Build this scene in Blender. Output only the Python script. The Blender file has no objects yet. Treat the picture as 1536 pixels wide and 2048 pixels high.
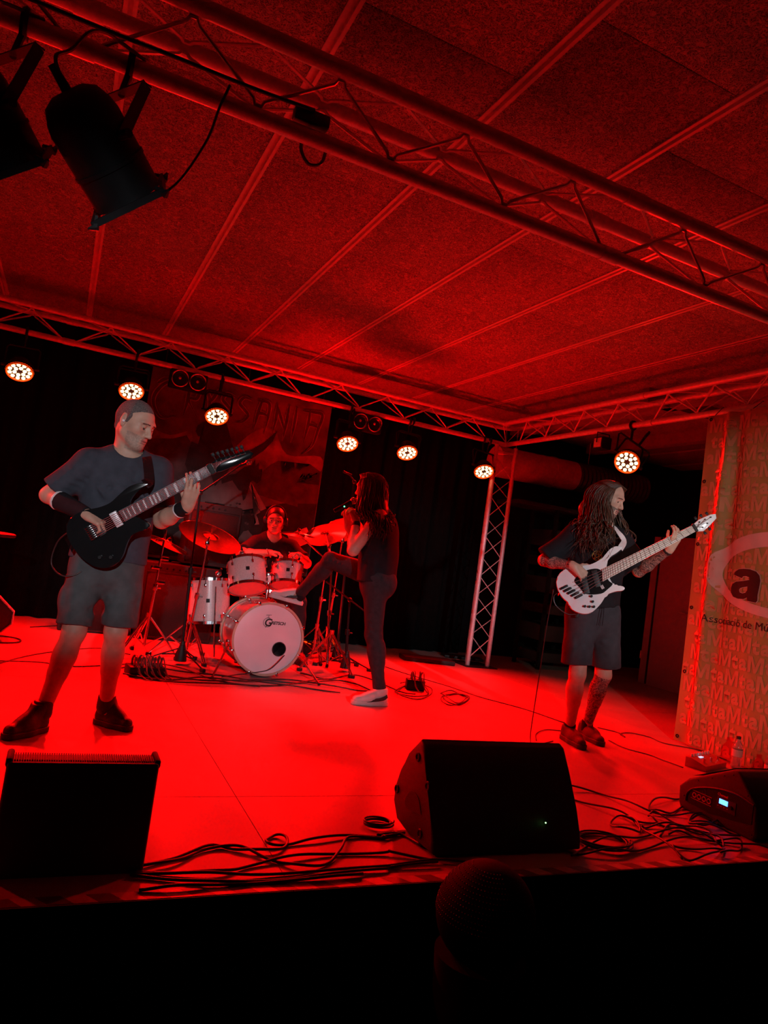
import bpy, bmesh, math, random
import numpy as np
from mathutils import Vector, Matrix

random.seed(7)
rng = np.random.default_rng(7)
SC = bpy.context.scene
COL = SC.collection
pi = math.pi
# ------------------------------------------------------------------ camera, world, exposure
cam_d = bpy.data.cameras.new('camera'); cam = bpy.data.objects.new('camera', cam_d); COL.objects.link(cam)
cam_d.sensor_fit = 'VERTICAL'; cam_d.sensor_height = 36.0; cam_d.sensor_width = 27.0
cam_d.lens = 1422.0 / 2048 * 36; cam_d.clip_start = 0.02; cam_d.clip_end = 100
CAM_H = 1.08                                   # metres above the stage deck (deck is z = 0)
cam.matrix_world = Matrix(((0.900, -0.157, -0.407, 0), (-0.412, -0.001, -0.911, 0), (0.143, 0.988, -0.065, CAM_H), (0, 0, 0, 1)))
cam.matrix_world = Matrix.Translation((0, 0, CAM_H)) @ cam.matrix_world.to_quaternion().to_matrix().to_4x4()
SC.camera = cam
SC.view_settings.view_transform = 'Standard'; SC.view_settings.look = 'None'
SC.view_settings.exposure = 0.0; SC.view_settings.gamma = 1.0; SC.view_settings.use_curve_mapping = False
W = bpy.data.worlds.new('world'); SC.world = W; W.use_nodes = True
W.node_tree.nodes['Background'].inputs[0].default_value = (0.02, 0.0, 0.0, 1)
W.node_tree.nodes['Background'].inputs[1].default_value = 0.05
SC.cycles.max_bounces = 6; SC.cycles.diffuse_bounces = 4; SC.cycles.glossy_bounces = 3
SC.cycles.sample_clamp_indirect = 4.0; SC.cycles.caustics_reflective = False; SC.cycles.caustics_refractive = False

RED = (1.0, 0.0008, 0.0012)
def spot(name, loc, target, power, size, blend, color, radius=0.08):
    l = bpy.data.lights.new(name, 'SPOT'); l.energy = power; l.spot_size = math.radians(size); l.spot_blend = blend
    l.color = color; l.shadow_soft_size = radius
    o = bpy.data.objects.new(name, l); COL.objects.link(o); o.location = loc
    o.rotation_euler = (Vector(target) - Vector(loc)).to_track_quat('-Z', 'Y').to_euler()
    return o
# unseen white spots added behind the camera to front-light the performers and banner
FRONT_SPOTS = [((-0.9, -3.4, 2.3), (0.3, 3.95, 1.25), 850, 14, (0.95, 0.95, 1.0)), ((2.9, -3.2, 2.3), (3.5, 3.9, 1.30), 820, 15, (0.93, 0.94, 1.0)),
       ((1.1, -3.4, 2.3), (1.9, 5.25, 0.45), 620, 11, (0.84, 0.88, 1.0)), ((0.2, -2.8, 2.3), (4.5, 3.55, 1.25), 420, 20, (1.0, 0.86, 0.66))]
for k, (a, b, p, sz, c) in enumerate(FRONT_SPOTS):
    spot('added_front_light', a, b, p, sz, 0.7, c, 0.06)

# ------------------------------------------------------------------ helpers
def V(*a): return Vector(a[0]) if len(a) == 1 else Vector(a)
def frame(origin, x, z):
    """matrix from an origin, an x axis and an approximate z axis"""
    x = Vector(x).normalized(); z = Vector(z); z = (z - x * z.dot(x)).normalized(); y = z.cross(x)
    m = Matrix((x, y, z)).transposed().to_4x4(); m.translation = Vector(origin); return m
def zframe(origin, z, x=(1, 0, 0)):
    z = Vector(z).normalized(); x = Vector(x)
    if abs(x.normalized().dot(z)) > 0.98: x = Vector((0, 1, 0))
    x = (x - z * x.dot(z)).normalized(); y = z.cross(x)
    m = Matrix((x, y, z)).transposed().to_4x4(); m.translation = Vector(origin); return m
def crom(pts, n=8, closed=False):
    """Catmull-Rom through pts"""
    P = [np.array(p, float) for p in pts]; out = []; N = len(P)
    rngk = range(N) if closed else range(N - 1)
    for i in rngk:
        p1, p2 = P[i], P[(i + 1) % N]
        p0 = P[i - 1] if (closed or i > 0) else 2 * p1 - p2
        p3 = P[(i + 2) % N] if (closed or i + 2 < N) else 2 * p2 - p1
        for k in range(n):
            t = k / n
            out.append(0.5 * ((2 * p1) + (p2 - p0) * t + (2 * p0 - 5 * p1 + 4 * p2 - p3) * t * t + (3 * p1 - p0 - 3 * p2 + p3) * t ** 3))
    if not closed: out.append(P[-1])
    return [tuple(p) for p in out]

class MB:
    def __init__(self): self.v = []; self.f = []; self.m = []; self.cur = 0
    def add(self, vs, fs, M=None):
        o = len(self.v)
        self.v += [tuple(M @ Vector(p)) for p in vs] if M is not None else [tuple(p) for p in vs]
        self.f += [tuple(i + o for i in f) for f in fs]; self.m += [self.cur] * len(fs); return self
    def box(self, c, s, M=None, bev=0.0):
        x, y, z = s[0] / 2, s[1] / 2, s[2] / 2
        if bev <= 0:
            vs = [(c[0] + a * x, c[1] + b * y, c[2] + d * z) for a in (-1, 1) for b in (-1, 1) for d in (-1, 1)]
            fs = [(0, 1, 3, 2), (4, 6, 7, 5), (0, 4, 5, 1), (2, 3, 7, 6), (0, 2, 6, 4), (1, 5, 7, 3)]
            return self.add(vs, fs, M)
        bm = bmesh.new(); bmesh.ops.create_cube(bm, size=1)
        for q in bm.verts: q.co = Vector((c[0] + q.co.x * s[0], c[1] + q.co.y * s[1], c[2] + q.co.z * s[2]))
        bmesh.ops.bevel(bm, geom=bm.edges[:], offset=bev, segments=2, affect='EDGES', profile=0.5)
        return self.bm(bm, M)
    def bm(self, bm, M=None):
        bm.verts.index_update(); vs = [q.co[:] for q in bm.verts]; fs = [[q.index for q in f.verts] for f in bm.faces]; bm.free()
        return self.add(vs, fs, M)
    def lathe(self, prof, M=None, n=24, cap=True):
        """profile of (radius, z) turned about z"""
        vs = []; fs = []
        for r, z in prof:
            for k in range(n): a = 2 * pi * k / n; vs.append((r * math.cos(a), r * math.sin(a), z))
        for i in range(len(prof) - 1):
            for k in range(n): k2 = (k + 1) % n; fs.append((i * n + k, i * n + k2, (i + 1) * n + k2, (i + 1) * n + k))
        if cap: fs.append(tuple(range(n))[::-1]); fs.append(tuple(range((len(prof) - 1) * n, len(prof) * n)))
        return self.add(vs, fs, M)
    def cyl(self, a, b, r, r2=None, n=12):
        a = Vector(a); b = Vector(b); r2 = r if r2 is None else r2
        return self.lathe([(r, 0), (r2, (b - a).length)], zframe(a, b - a), n)
    def tube(self, pts, r, n=6, closed=False):
        """round bar through pts; r number or list"""
        P = [Vector(p) for p in pts]; N = len(P); vs = []; fs = []; x = None
        for i, p in enumerate(P):
            if closed: t = P[(i + 1) % N] - P[i - 1]
            else: t = (P[min(i + 1, N - 1)] - P[max(i - 1, 0)])
            if t.length < 1e-9: t = Vector((0, 0, 1))
            t.normalize()
            if x is None: x = Vector((0, 0, 1)) if abs(t.z) < 0.9 else Vector((1, 0, 0))
            x = x - t * x.dot(t)
            if x.length < 1e-6: x = t.orthogonal()
            x.normalize(); y = t.cross(x); rr = r[i] if hasattr(r, '__len__') else r
            for k in range(n): a = 2 * pi * k / n; vs.append(p + (x * math.cos(a) + y * math.sin(a)) * rr)
        for i in range(N if closed else N - 1):
            j = (i + 1) % N
            for k in range(n): k2 = (k + 1) % n; fs.append((i * n + k, i * n + k2, j * n + k2, j * n + k))
        if not closed: fs.append(tuple(range(n))[::-1]); fs.append(tuple(range((N - 1) * n, N * n)))
        return self.add(vs, fs)
    def prism(self, out, z0, z1, M=None, bev=0.0, seg=2):
        """outline (x, y) list extruded from z0 to z1"""
        bm = bmesh.new()
        a = sum(out[i][0] * out[(i + 1) % len(out)][1] - out[(i + 1) % len(out)][0] * out[i][1] for i in range(len(out)))
        if a < 0: out = out[::-1]
        lo = [bm.verts.new((x, y, z0)) for x, y in out]; hi = [bm.verts.new((x, y, z1)) for x, y in out]; n = len(out)
        f0 = bm.faces.new(lo[::-1]); f1 = bm.faces.new(hi)
        for i in range(n): bm.faces.new((lo[i], lo[(i + 1) % n], hi[(i + 1) % n], hi[i]))
        if bev > 0:
            ed = list({e for f in (f0, f1) for e in f.edges})
            bmesh.ops.bevel(bm, geom=ed, offset=bev, segments=seg, affect='EDGES', profile=0.5, clamp_overlap=True)
        return self.bm(bm, M)
    def sphere(self, c, r, n=12, sc=(1, 1, 1), M=None):
        pr = []; h = max(4, n // 2)
        vs = [(c[0], c[1], c[2] - r * sc[2])]; fs = []
        for i in range(1, h):
            t = -pi / 2 + pi * i / h
            for k in range(n): a = 2 * pi * k / n; vs.append((c[0] + r * sc[0] * math.cos(t) * math.cos(a), c[1] + r * sc[1] * math.cos(t) * math.sin(a), c[2] + r * sc[2] * math.sin(t)))
        vs.append((c[0], c[1], c[2] + r * sc[2])); L = len(vs) - 1
        for k in range(n): fs.append((0, 1 + (k + 1) % n, 1 + k)); fs.append((L, L - n + k, L - n + (k + 1) % n))
        for i in range(h - 2):
            for k in range(n): a = 1 + i * n; fs.append((a + k, a + (k + 1) % n, a + n + (k + 1) % n, a + n + k))
        return self.add(vs, fs, M)
    def torus(self, R, r, M=None, n=32, m=8):
        return self.lathe([(R + r * math.cos(2 * pi * j / m), r * math.sin(2 * pi * j / m)) for j in range(m + 1)], M, n, cap=False)
    def grid(self, fn, nu, nv):
        """surface from fn(u, v), u v in 0..1"""
        vs = [fn(i / nu, j / nv) for i in range(nu + 1) for j in range(nv + 1)]
        fs = [(i * (nv + 1) + j, (i + 1) * (nv + 1) + j, (i + 1) * (nv + 1) + j + 1, i * (nv + 1) + j + 1) for i in range(nu) for j in range(nv)]
        return self.add(vs, fs)
    def build(self, name, mat, parent=None, sharp=40, M=None):
        me = bpy.data.meshes.new(name); me.from_pydata(self.v, [], self.f)
        mats = mat if isinstance(mat, (list, tuple)) else [mat]
        for q in mats: me.materials.append(q)
        if len(mats) > 1: me.polygons.foreach_set('material_index', self.m)
        me.update(); me.shade_smooth()
        if sharp: me.set_sharp_from_angle(angle=math.radians(sharp))
        return link(name, me, parent, M)
def link(name, me, parent=None, M=None):
    o = bpy.data.objects.new(name, me); COL.objects.link(o)
    if parent is not None: o.parent = parent
    if M is not None: o.matrix_local = M
    return o
def tag(o, label=None, cat=None, group=None, kind=None):
    for k, q in (('label', label), ('category', cat), ('group', group), ('kind', kind)):
        if q: o[k] = q
    return o
def thing(name, label, cat, M=None, group=None):
    o = bpy.data.objects.new(name, None); COL.objects.link(o); o.empty_display_size = 0.1
    if M is not None: o.matrix_world = M if isinstance(M, Matrix) else Matrix.Translation(M)
    return tag(o, label, cat, group)
def copy_tree(o, parent=None):
    c = o.copy(); COL.objects.link(c); c.parent = parent
    for ch in [x for x in bpy.data.objects if x.parent is o]: copy_tree(ch, c)
    return c

# ------------------------------------------------------------------ materials
def mat(name, col, rough=0.5, metal=0.0, var=0.12, scale=12.0, bump=0.0, bscale=80.0, spec=0.5, emit=None, estr=0.0, trans=0.0, coat=0.0, sss=0.0):
    m = bpy.data.materials.new(name); m.use_nodes = True; nt = m.node_tree; b = nt.nodes['Principled BSDF']
    b.inputs['Roughness'].default_value = rough; b.inputs['Metallic'].default_value = metal
    b.inputs['Specular IOR Level'].default_value = spec
    if coat: b.inputs['Coat Weight'].default_value = coat; b.inputs['Coat Roughness'].default_value = 0.08
    if trans: b.inputs['Transmission Weight'].default_value = trans
    if sss: b.inputs['Subsurface Weight'].default_value = sss; b.inputs['Subsurface Radius'].default_value = (0.02, 0.008, 0.004)
    tc = nt.nodes.new('ShaderNodeTexCoord'); nz = nt.nodes.new('ShaderNodeTexNoise'); nz.inputs['Scale'].default_value = scale; nz.inputs['Detail'].default_value = 4
    nt.links.new(tc.outputs['Object'], nz.inputs['Vector'])
    rp = nt.nodes.new('ShaderNodeValToRGB'); nt.links.new(nz.outputs['Fac'], rp.inputs[0])
    lo = [c * (1 - var) for c in col]; hi = [min(1, c * (1 + var)) for c in col]
    rp.color_ramp.elements[0].position = 0.3; rp.color_ramp.elements[1].position = 0.7
    rp.color_ramp.elements[0].color = (*lo, 1); rp.color_ramp.elements[1].color = (*hi, 1)
    nt.links.new(rp.outputs[0], b.inputs['Base Color'])
    if emit: b.inputs['Emission Color'].default_value = (*emit, 1); b.inputs['Emission Strength'].default_value = estr
    if bump:
        n2 = nt.nodes.new('ShaderNodeTexNoise'); n2.inputs['Scale'].default_value = bscale; n2.inputs['Detail'].default_value = 3
        nt.links.new(tc.outputs['Object'], n2.inputs['Vector'])
        bp = nt.nodes.new('ShaderNodeBump'); bp.inputs['Strength'].default_value = bump; bp.inputs['Distance'].default_value = 0.01
        nt.links.new(n2.outputs['Fac'], bp.inputs['Height']); nt.links.new(bp.outputs[0], b.inputs['Normal'])
    return m
MT = {}
MT['alu'] = mat('brushed_aluminium', (0.75, 0.72, 0.75), 0.38, 0.2, 0.12, 30, 0.1, 200)
MT['chrome'] = mat('chrome', (0.6, 0.6, 0.62), 0.15, 1.0, 0.05)
MT['blackmetal'] = mat('black_metal', (0.009, 0.009, 0.01), 0.5, 0.0, 0.3, spec=0.22)
MT['blackplastic'] = mat('black_plastic', (0.013, 0.013, 0.014), 0.5, 0, 0.3, 40, 0.15, 400)
MT['texturedcab'] = mat('textured_cabinet', (0.016, 0.015, 0.016), 0.55, 0, 0.25, 60, 0.3, 500)
MT['rubber'] = mat('rubber', (0.012, 0.012, 0.012), 0.7)
MT['cable'] = mat('cable_rubber', (0.02, 0.018, 0.018), 0.42, 0, 0.2)
MT['white'] = mat('white_paint', (0.75, 0.75, 0.76), 0.4)
MT['curtain'] = mat('black_curtain', (0.004, 0.004, 0.004), 0.95, 0, 0.3, 20, 0.3, 300, spec=0.1)
MT['blackwall'] = mat('black_wall', (0.008, 0.008, 0.009), 0.9, 0, 0.3, 8, spec=0.1)
MT['stagefront'] = mat('stage_front_cloth', (0.004, 0.004, 0.004), 0.95, 0, 0.3, 15, spec=0.05)
def woodwool():
    m = mat('wood_wool_board', (0.3, 0.29, 0.27), 0.9, spec=0.15); nt = m.node_tree; b = nt.nodes['Principled BSDF']; L = nt.links.new
    tc = nt.nodes['Texture Coordinate']; prev = None
    for sc, dist, seed in ((26, 2.2, 0), (44, 3.0, 7.3), (75, 2.0, 3.1)):
        mp = nt.nodes.new('ShaderNodeMapping'); mp.inputs['Location'].default_value = (seed, seed * 2, 0); L(tc.outputs['Object'], mp.inputs[0])
        n = nt.nodes.new('ShaderNodeTexNoise'); n.inputs['Scale'].default_value = sc; n.inputs['Detail'].default_value = 1.0; n.inputs['Distortion'].default_value = dist
        L(mp.outputs[0], n.inputs['Vector'])
        s = nt.nodes.new('ShaderNodeMath'); s.operation = 'SUBTRACT'; s.inputs[1].default_value = 0.5; L(n.outputs['Fac'], s.inputs[0])
        a = nt.nodes.new('ShaderNodeMath'); a.operation = 'ABSOLUTE'; L(s.outputs[0], a.inputs[0])
        g = nt.nodes.new('ShaderNodeMath'); g.operation = 'MULTIPLY'; g.inputs[1].default_value = 13.0; g.use_clamp = True; L(a.outputs[0], g.inputs[0])
        if prev is None: prev = g
        else:
            q = nt.nodes.new('ShaderNodeMath'); q.operation = 'MULTIPLY'; L(prev.outputs[0], q.inputs[0]); L(g.outputs[0], q.inputs[1]); prev = q
    rp = nt.nodes.new('ShaderNodeValToRGB'); rp.color_ramp.elements[0].color = (0.74, 0.7, 0.66, 1); rp.color_ramp.elements[1].color = (0.12, 0.115, 0.11, 1)
    L(prev.outputs[0], rp.inputs[0]); L(rp.outputs[0], b.inputs['Base Color'])
    iv = nt.nodes.new('ShaderNodeMath'); iv.operation = 'SUBTRACT'; iv.inputs[0].default_value = 1.0; L(prev.outputs[0], iv.inputs[1])
    bp = nt.nodes.new('ShaderNodeBump'); bp.inputs['Strength'].default_value = 0.9; bp.inputs['Distance'].default_value = 0.006
    L(iv.outputs[0], bp.inputs['Height']); L(bp.outputs[0], b.inputs['Normal'])
    return m
MT['woodwool'] = woodwool()
MT['rail'] = mat('ceiling_rail_paint', (0.72, 0.69, 0.67), 0.45, 0.0, 0.1)
MT['deck'] = mat('stage_vinyl', (0.3, 0.29, 0.285), 0.5, 0, 0.14, 2.2, 0.08, 150, spec=0.35)

# ------------------------------------------------------------------ the setting
XL, XR, YF, YB = -3.4, 8.6, 2.17, 8.2
CZ = 3.1
fl = MB().box(((XL + XR) / 2, (YF + YB) / 2, -0.032), (XR - XL, YB - YF, 0.06)).build('floor', MT['blackwall']); tag(fl, 'black stage platform under the vinyl sheets', kind='structure')
for y0, y1 in ((2.172, 2.992), (2.996, 5.138), (5.142, 7.3), (7.304, 8.19)):
    for x0, x1 in ((XL, 0.846), (0.849, 4.6), (4.603, XR)):
        MB().box(((x0 + x1) / 2, (y0 + y1) / 2, -0.001), (x1 - x0, y1 - y0, 0.002)).build('vinyl_sheet', MT['deck'], fl)
gf = MB().box((2.6, -1.9, -0.73), (13, 8.2, 0.06)).build('floor_audience', MT['stagefront']); tag(gf, kind='structure')
sf = MB()
def fasc(u, v): x = XL + (XR - XL) * u; return (x, 2.158 + 0.008 * math.sin(x * 26) * (1 - v * 0.6), -0.7 + 0.695 * v)
sf.grid(fasc, 300, 3); o = sf.build('wall_stage_front', MT['stagefront']); tag(o, kind='structure')
cl = MB().box(((XL + XR) / 2, 2.6, CZ + 0.08), (XR - XL, 11.4, 0.05)).build('ceiling', MT['blackwall']); tag(cl, kind='structure')
PW, PX0 = 0.752, -0.072
pm = None
for i in range(-5, 12):
    for j in range(9):
        y0 = -3.0 + 1.25 * j + (0.42 if i % 2 else 0.0)
        if pm is None:
            q = MB().box((0, 0, 0), (PW - 0.03, 1.2475, 0.03), bev=0.002); ob = q.build('wood_wool_panel', MT['woodwool'], cl, sharp=30); pm = ob.data
        else: ob = link('wood_wool_panel', pm, cl)
        ob.location = (PX0 + PW * (i + 0.5), y0 + 0.625, CZ + 0.015)
rm = None
for i in range(-4, 12):
    if rm is None:
        q = MB()
        for s in (-1, 1):
            q.box((s * 0.0185, 0, -0.003), (0.017, 11.2, 0.006)); q.box((s * 0.0115, 0, 0.006), (0.003, 11.2, 0.02))
        q.box((0, 0, 0.017), (0.024, 11.2, 0.003))
        ob = q.build('ceiling_rail', MT['rail'], cl); rm = ob.data
    else: ob = link('ceiling_rail', rm, cl)
    ob.location = (PX0 + PW * i, 2.6, CZ)
o = MB().box(((XL + XR) / 2, YB + 0.05, 1.2), (XR - XL, 0.1, 3.9)).build('wall_back', MT['blackwall']); tag(o, kind='structure')
o = MB().box((XL - 0.05, 2.6, 1.2), (0.1, 11.4, 3.9)).build('wall_left', MT['blackwall']); tag(o, kind='structure')
o = MB().box((XR + 0.05, 2.6, 1.2), (0.1, 11.4, 3.9)).build('wall_right', MT['blackwall']); tag(o, kind='structure')
def drape(name, x0, y0, x1, y1, zt, label):
    L = math.hypot(x1 - x0, y1 - y0); ux, uy = (x1 - x0) / L, (y1 - y0) / L; ph = random.random() * 6
    def fn(u, v):
        s = u * L; d = 0.03 * math.sin(s * 24 + ph) + 0.018 * math.sin(s * 41 + 2 + ph) + 0.012 * v * math.sin(s * 9)
        return (x0 + ux * s - uy * d, y0 + uy * s + ux * d, 0.01 + (zt - 0.01) * v)
    q = MB().grid(fn, int(L * 45), 4); o = q.build(name, MT['curtain'], sharp=0)
    so = o.modifiers.new('thickness', 'SOLIDIFY'); so.thickness = 0.006
    tag(o, label, 'curtain'); return o
drape('stage_curtain', -3.3, 7.95, 0.55, 7.95, 2.98, 'black stage curtain on the back wall left of the dragon banner')
drape('stage_curtain', 0.62, 8.0, 4.9, 8.0, 2.98, 'black stage curtain behind drum kit and corner truss tower')
drape('stage_curtain', -3.2, 3.0, -3.2, 7.8, 2.98, 'black curtain along the left side of the stage')

# trusses: triangular section, apex down
def truss(name, a, b, side, label, r=0.027, off=0.0, half=0.125, rise=0.22, pitch=0.53, kind=None):
    """a, b: ends of the apex chord; side: horizontal unit vector across; chords, bent-rod lacing and end plates are parts"""
    a = Vector(a); b = Vector(b); d = (b - a).normalized(); L = (b - a).length; s = Vector(side); up = s.cross(d)
    if abs(d.z) < 0.5 and up.z < 0: up = -up
    T = thing(name, label, 'truss', a)
    A = lambda t: d * t; B = lambda t: s * half + up * rise + d * t; C = lambda t: s * -half + up * rise + d * t
    for fn in (A, B, C): MB().cyl(fn(0), fn(L), r, n=16).build('chord', MT['alu'], T)
    for fn, gn in ((A, B), (A, C), (B, C)):
        # sections of about two metres: every section has its own bent rod
        sec = max(1, round(L / 2.0)); S = L / sec
        for k in range(sec):
            t0 = k * S + 0.06; t1 = (k + 1) * S - 0.06; n = max(2, 2 * round((t1 - t0) / pitch)); pts = []
            for i in range(n + 1):
                t = t0 + (t1 - t0) * i / n; f0, f1 = (fn, gn) if i % 2 == 0 else (gn, fn)
                p = f0(t); q = f1(t); w = (q - p).normalized() * (r + 0.005)
                if i in (0, n): pts.append(p + w * 0.6); continue
                pts += [p + w - d * 0.022 + w.normalized() * 0.018, p + w - d * 0.012, p + w + d * 0.012, p + w + d * 0.022 + w.normalized() * 0.018]
            MB().tube(pts, 0.0075, 6).build('lacing_rod', MT['alu'], T)
    for k in range(1, max(1, round(L / 2.0))):
        t = k * L / max(1, round(L / 2.0))
        for fn in (A, B, C): MB().cyl(fn(t - 0.05), fn(t + 0.05), r + 0.004, n=16).build('coupler', MT['alu'], T)
    return T
TZ = 2.637
truss('lighting_truss', (-2.5, 2.6, TZ), (4.42, 2.6, TZ), (0, -1, 0), 'aluminium lighting truss crossing the ceiling above the stage front', r=0.031)
truss('lighting_truss', (-2.5, 7.15, TZ), (4.42, 7.15, TZ), (0, -1, 0), 'aluminium lighting truss above the drum kit along the back')
truss('lighting_truss', (4.65, 2.83, TZ), (4.65, 6.92, TZ), (1, 0, 0), 'aluminium truss on the right running from tower towards the banner')
truss('lighting_truss', (-2.3, 2.83, TZ), (-2.3, 6.92, TZ), (1, 0, 0), 'aluminium truss along the left side of the stage')
def corner(x, y, label):
    T = thing('truss_corner', label, 'truss', (x, y, TZ)); m = MB()
    for z, w in ((0, 0.0), (0.22, 0.125)):
        for s in ((-1, 1) if w else (0,)):
            pts = crom([(-0.23, s * w, z), (-0.1, s * w, z), (s * w * 0.6, s * w * 0.6 , z), (s * w, -0.1 if y > 5 else 0.1, z), (s * w, -0.23 if y > 5 else 0.23, z)], 5)
            MB().tube(pts, 0.027, 14).build('chord', MT['alu'], T)
    MB().tube([(-0.16, 0.1, 0.22), (0, 0, 0.02), (0.1, -0.14, 0.22), (-0.1, -0.12, 0.2), (0, 0, 0.0), (-0.14, -0.1, 0.22)], 0.0075).build('lacing_rod', MT['alu'], T)
    return T
corner(4.65, 7.15, 'rounded truss corner on top of the tower')
corner(4.65, 2.6, 'truss corner at the front right out towards audience')
# tower: three vertical chords with lacing
def tower(x, y, label):
    T = thing('truss_tower', label, 'truss', (x, y, 0)); P = [(-0.135, -0.1), (0.135, -0.1), (0.0, 0.135)]
    MB().box((0, 0, 0.005), (0.42, 0.42, 0.01)).build('base_plate', MT['blackmetal'], T)
    for p in P: MB().cyl((*p, 0.01), (*p, TZ - 0.03), 0.026, n=16).build('chord', MT['alu'], T)
    for i in range(3):
        a = Vector((*P[i], 0)); b = Vector((*P[(i + 1) % 3], 0)); w = (b - a).normalized() * 0.03
        pts = [(a + w * (0.2 + k % 2 * 0) if k % 2 == 0 else b - w * 0.2) + Vector((0, 0, 0.1 + k * 0.236)) for k in range(11)]
        MB().tube(pts, 0.0075, 6).build('lacing_rod', MT['alu'], T)
        MB().cyl(a + Vector((0, 0, TZ - 0.1)), b + Vector((0, 0, TZ - 0.1)), 0.0075, n=6).build('lacing_rod', MT['alu'], T)
    return T
tower(4.62, 7.19, 'aluminium truss tower standing at the back right stage corner')
tower(4.65, 2.58, 'aluminium truss tower at the front right stage corner')

# ------------------------------------------------------------------ LED par cans on the trusses
MT['led'] = mat('led_lens_lit', (1, 0.8, 0.6), 0.3, emit=(1.0, 0.55, 0.25), estr=5.0)
MT['ledface'] = mat('led_face_plate', (0.02, 0.006, 0.006), 0.5)
MT['ledrim'] = mat('led_red_glow', (0.7, 0.06, 0.02), 0.25, emit=(1.0, 0.045, 0.002), estr=2.2)  # rim is no lamp; its emission paints the red glow around the lenses
def led_proto():
    T = thing('led_par_can', '', 'stage light')
    m = MB().lathe([(0.03, -0.12), (0.07, -0.115), (0.085, -0.09), (0.108, -0.05), (0.112, 0.0), (0.116, 0.004), (0.116, 0.02), (0.106, 0.02), (0.104, 0.004), (0.0, 0.003)], None, 32, cap=False)
    m.build('housing', MT['blackmetal'], T)
    MB().torus(0.107, 0.0095, Matrix.Translation((0, 0, 0.012)), 36, 8).build('lens_ring', MT['ledrim'], T)
    MB().lathe([(0.0, 0.004), (0.1, 0.004), (0.1, 0.007), (0.0, 0.007)], None, 32, cap=False).build('face_plate', MT['ledface'], T)
    lm = None
    for n, R, off in ((1, 0, 0), (6, 0.042, 0.3), (11, 0.081, 0)):
        for k in range(n):
            if n == 1: continue
            a = 2 * pi * k / n + off
            if lm is None:
                lo = MB().lathe([(0.0165, 0), (0.016, 0.006), (0.0115, 0.011), (0.0, 0.013)], None, 14, cap=False).build('led_lens', MT['led'], T); lm = lo.data
            else: lo = link('led_lens', lm, T)
            lo.location = (R * math.cos(a), R * math.sin(a), 0.007)
    return T
def aim(o, loc, target, roll=0):
    o.matrix_world = zframe(loc, Vector(target) - Vector(loc), (1, 0, 0))
LEDS = [((-0.54, 7.1, 2.27), (-0.4, 5.5, 0), 'leftmost round red LED par can under the back truss, by itself'),
        ((0.405, 7.1, 2.31), (0.5, 5.45, 0), 'round red LED par can just above the head of the black-shirted guitarist'),
        ((1.225, 7.1, 2.245), (1.25, 5.4, 0), 'round red LED par can in front of the dragon banner lettering'),
        ((2.63, 7.1, 2.25), (2.5, 5.4, 0), 'round red LED par can right of the dragon banner, above the singer'),
        ((3.345, 7.1, 2.29), (3.1, 5.45, 0), 'second red LED par can from the truss tower, on back truss'),
        ((4.33, 7.05, 2.255), (3.95, 5.4, 0), 'round red LED par can right beside the truss tower'),
        ((4.63, 5.07, 2.29), (2.4, 3.3, 0.2), 'round red LED par can above the long-haired bassist, on right truss'),
        ((-2.28, 5.3, 2.29), (0.1, 3.95, 1.0), 'unseen red LED par can added on the left side truss')]  # last one is out of view, added for the guitarist's red rim light
proto = led_proto()
for k, (loc, tgt, lab) in enumerate(LEDS):
    T = proto if k == 0 else copy_tree(proto)
    aim(T, loc, tgt); tag(T, lab, 'stage light', 'red LED par cans')
    # yoke and clamp reach up to the truss chord; they are parts of the can
    inv = T.matrix_world.inverted(); m = MB(); yx = 0.135
    c = Vector(loc); ax = (T.matrix_world.to_3x3() @ Vector((1, 0, 0))).normalized(); up = Vector((0, 0, 1)); hz = TZ - 0.09 - loc[2]
    cen = Vector((7.15 if False else loc[0], loc[1], loc[2])); top = Vector((loc[0], 7.15, TZ - 0.06)) if k < 6 else Vector((4.65 if k == 6 else -2.3, loc[1], TZ - 0.06))
    cb = c - (T.matrix_world.to_3x3() @ Vector((0, 0, 0.05)))
    pts = [cb + ax * yx, cb + ax * yx + (top - cb) * 0.62, cb + ax * (yx - 0.02) + (top - cb) * 0.7, cb - ax * (yx - 0.02) + (top - cb) * 0.7, cb - ax * yx + (top - cb) * 0.62, cb - ax * yx]
    MB().tube([inv @ p for p in pts], 0.009, 6).build('yoke', MT['blackmetal'], T)
    q = MB(); q.cyl(inv @ (cb + (top - cb) * 0.7), inv @ (top + Vector((0, 0, 0.03))), 0.012, n=8); q.build('clamp_bolt', MT['blackmetal'], T)
    dirx = Vector((1, 0, 0)) if k < 6 else Vector((0, 1, 0))
    q = MB().torus(0.037, 0.012, inv @ zframe(top + Vector((0, 0, 0.06)), dirx), 18, 6); q.build('hook_clamp', MT['blackmetal'], T)
    for s in (-1, 1): MB().cyl(inv @ (cb + ax * s * 0.1), inv @ (cb + ax * s * 0.155), 0.014, n=10).build('yoke_knob', MT['blackplastic'], T)
    d = (Vector(tgt) - c).normalized()
    P = (800, 800, 700, 740, 740, 680, 380, 330)[k]
    spot('led_par_light', c + d * 0.05, tgt, P, 140 if k < 2 else (150 if k == 6 else 70 if k == 7 else 98), 1.0, RED, 0.09)

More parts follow.
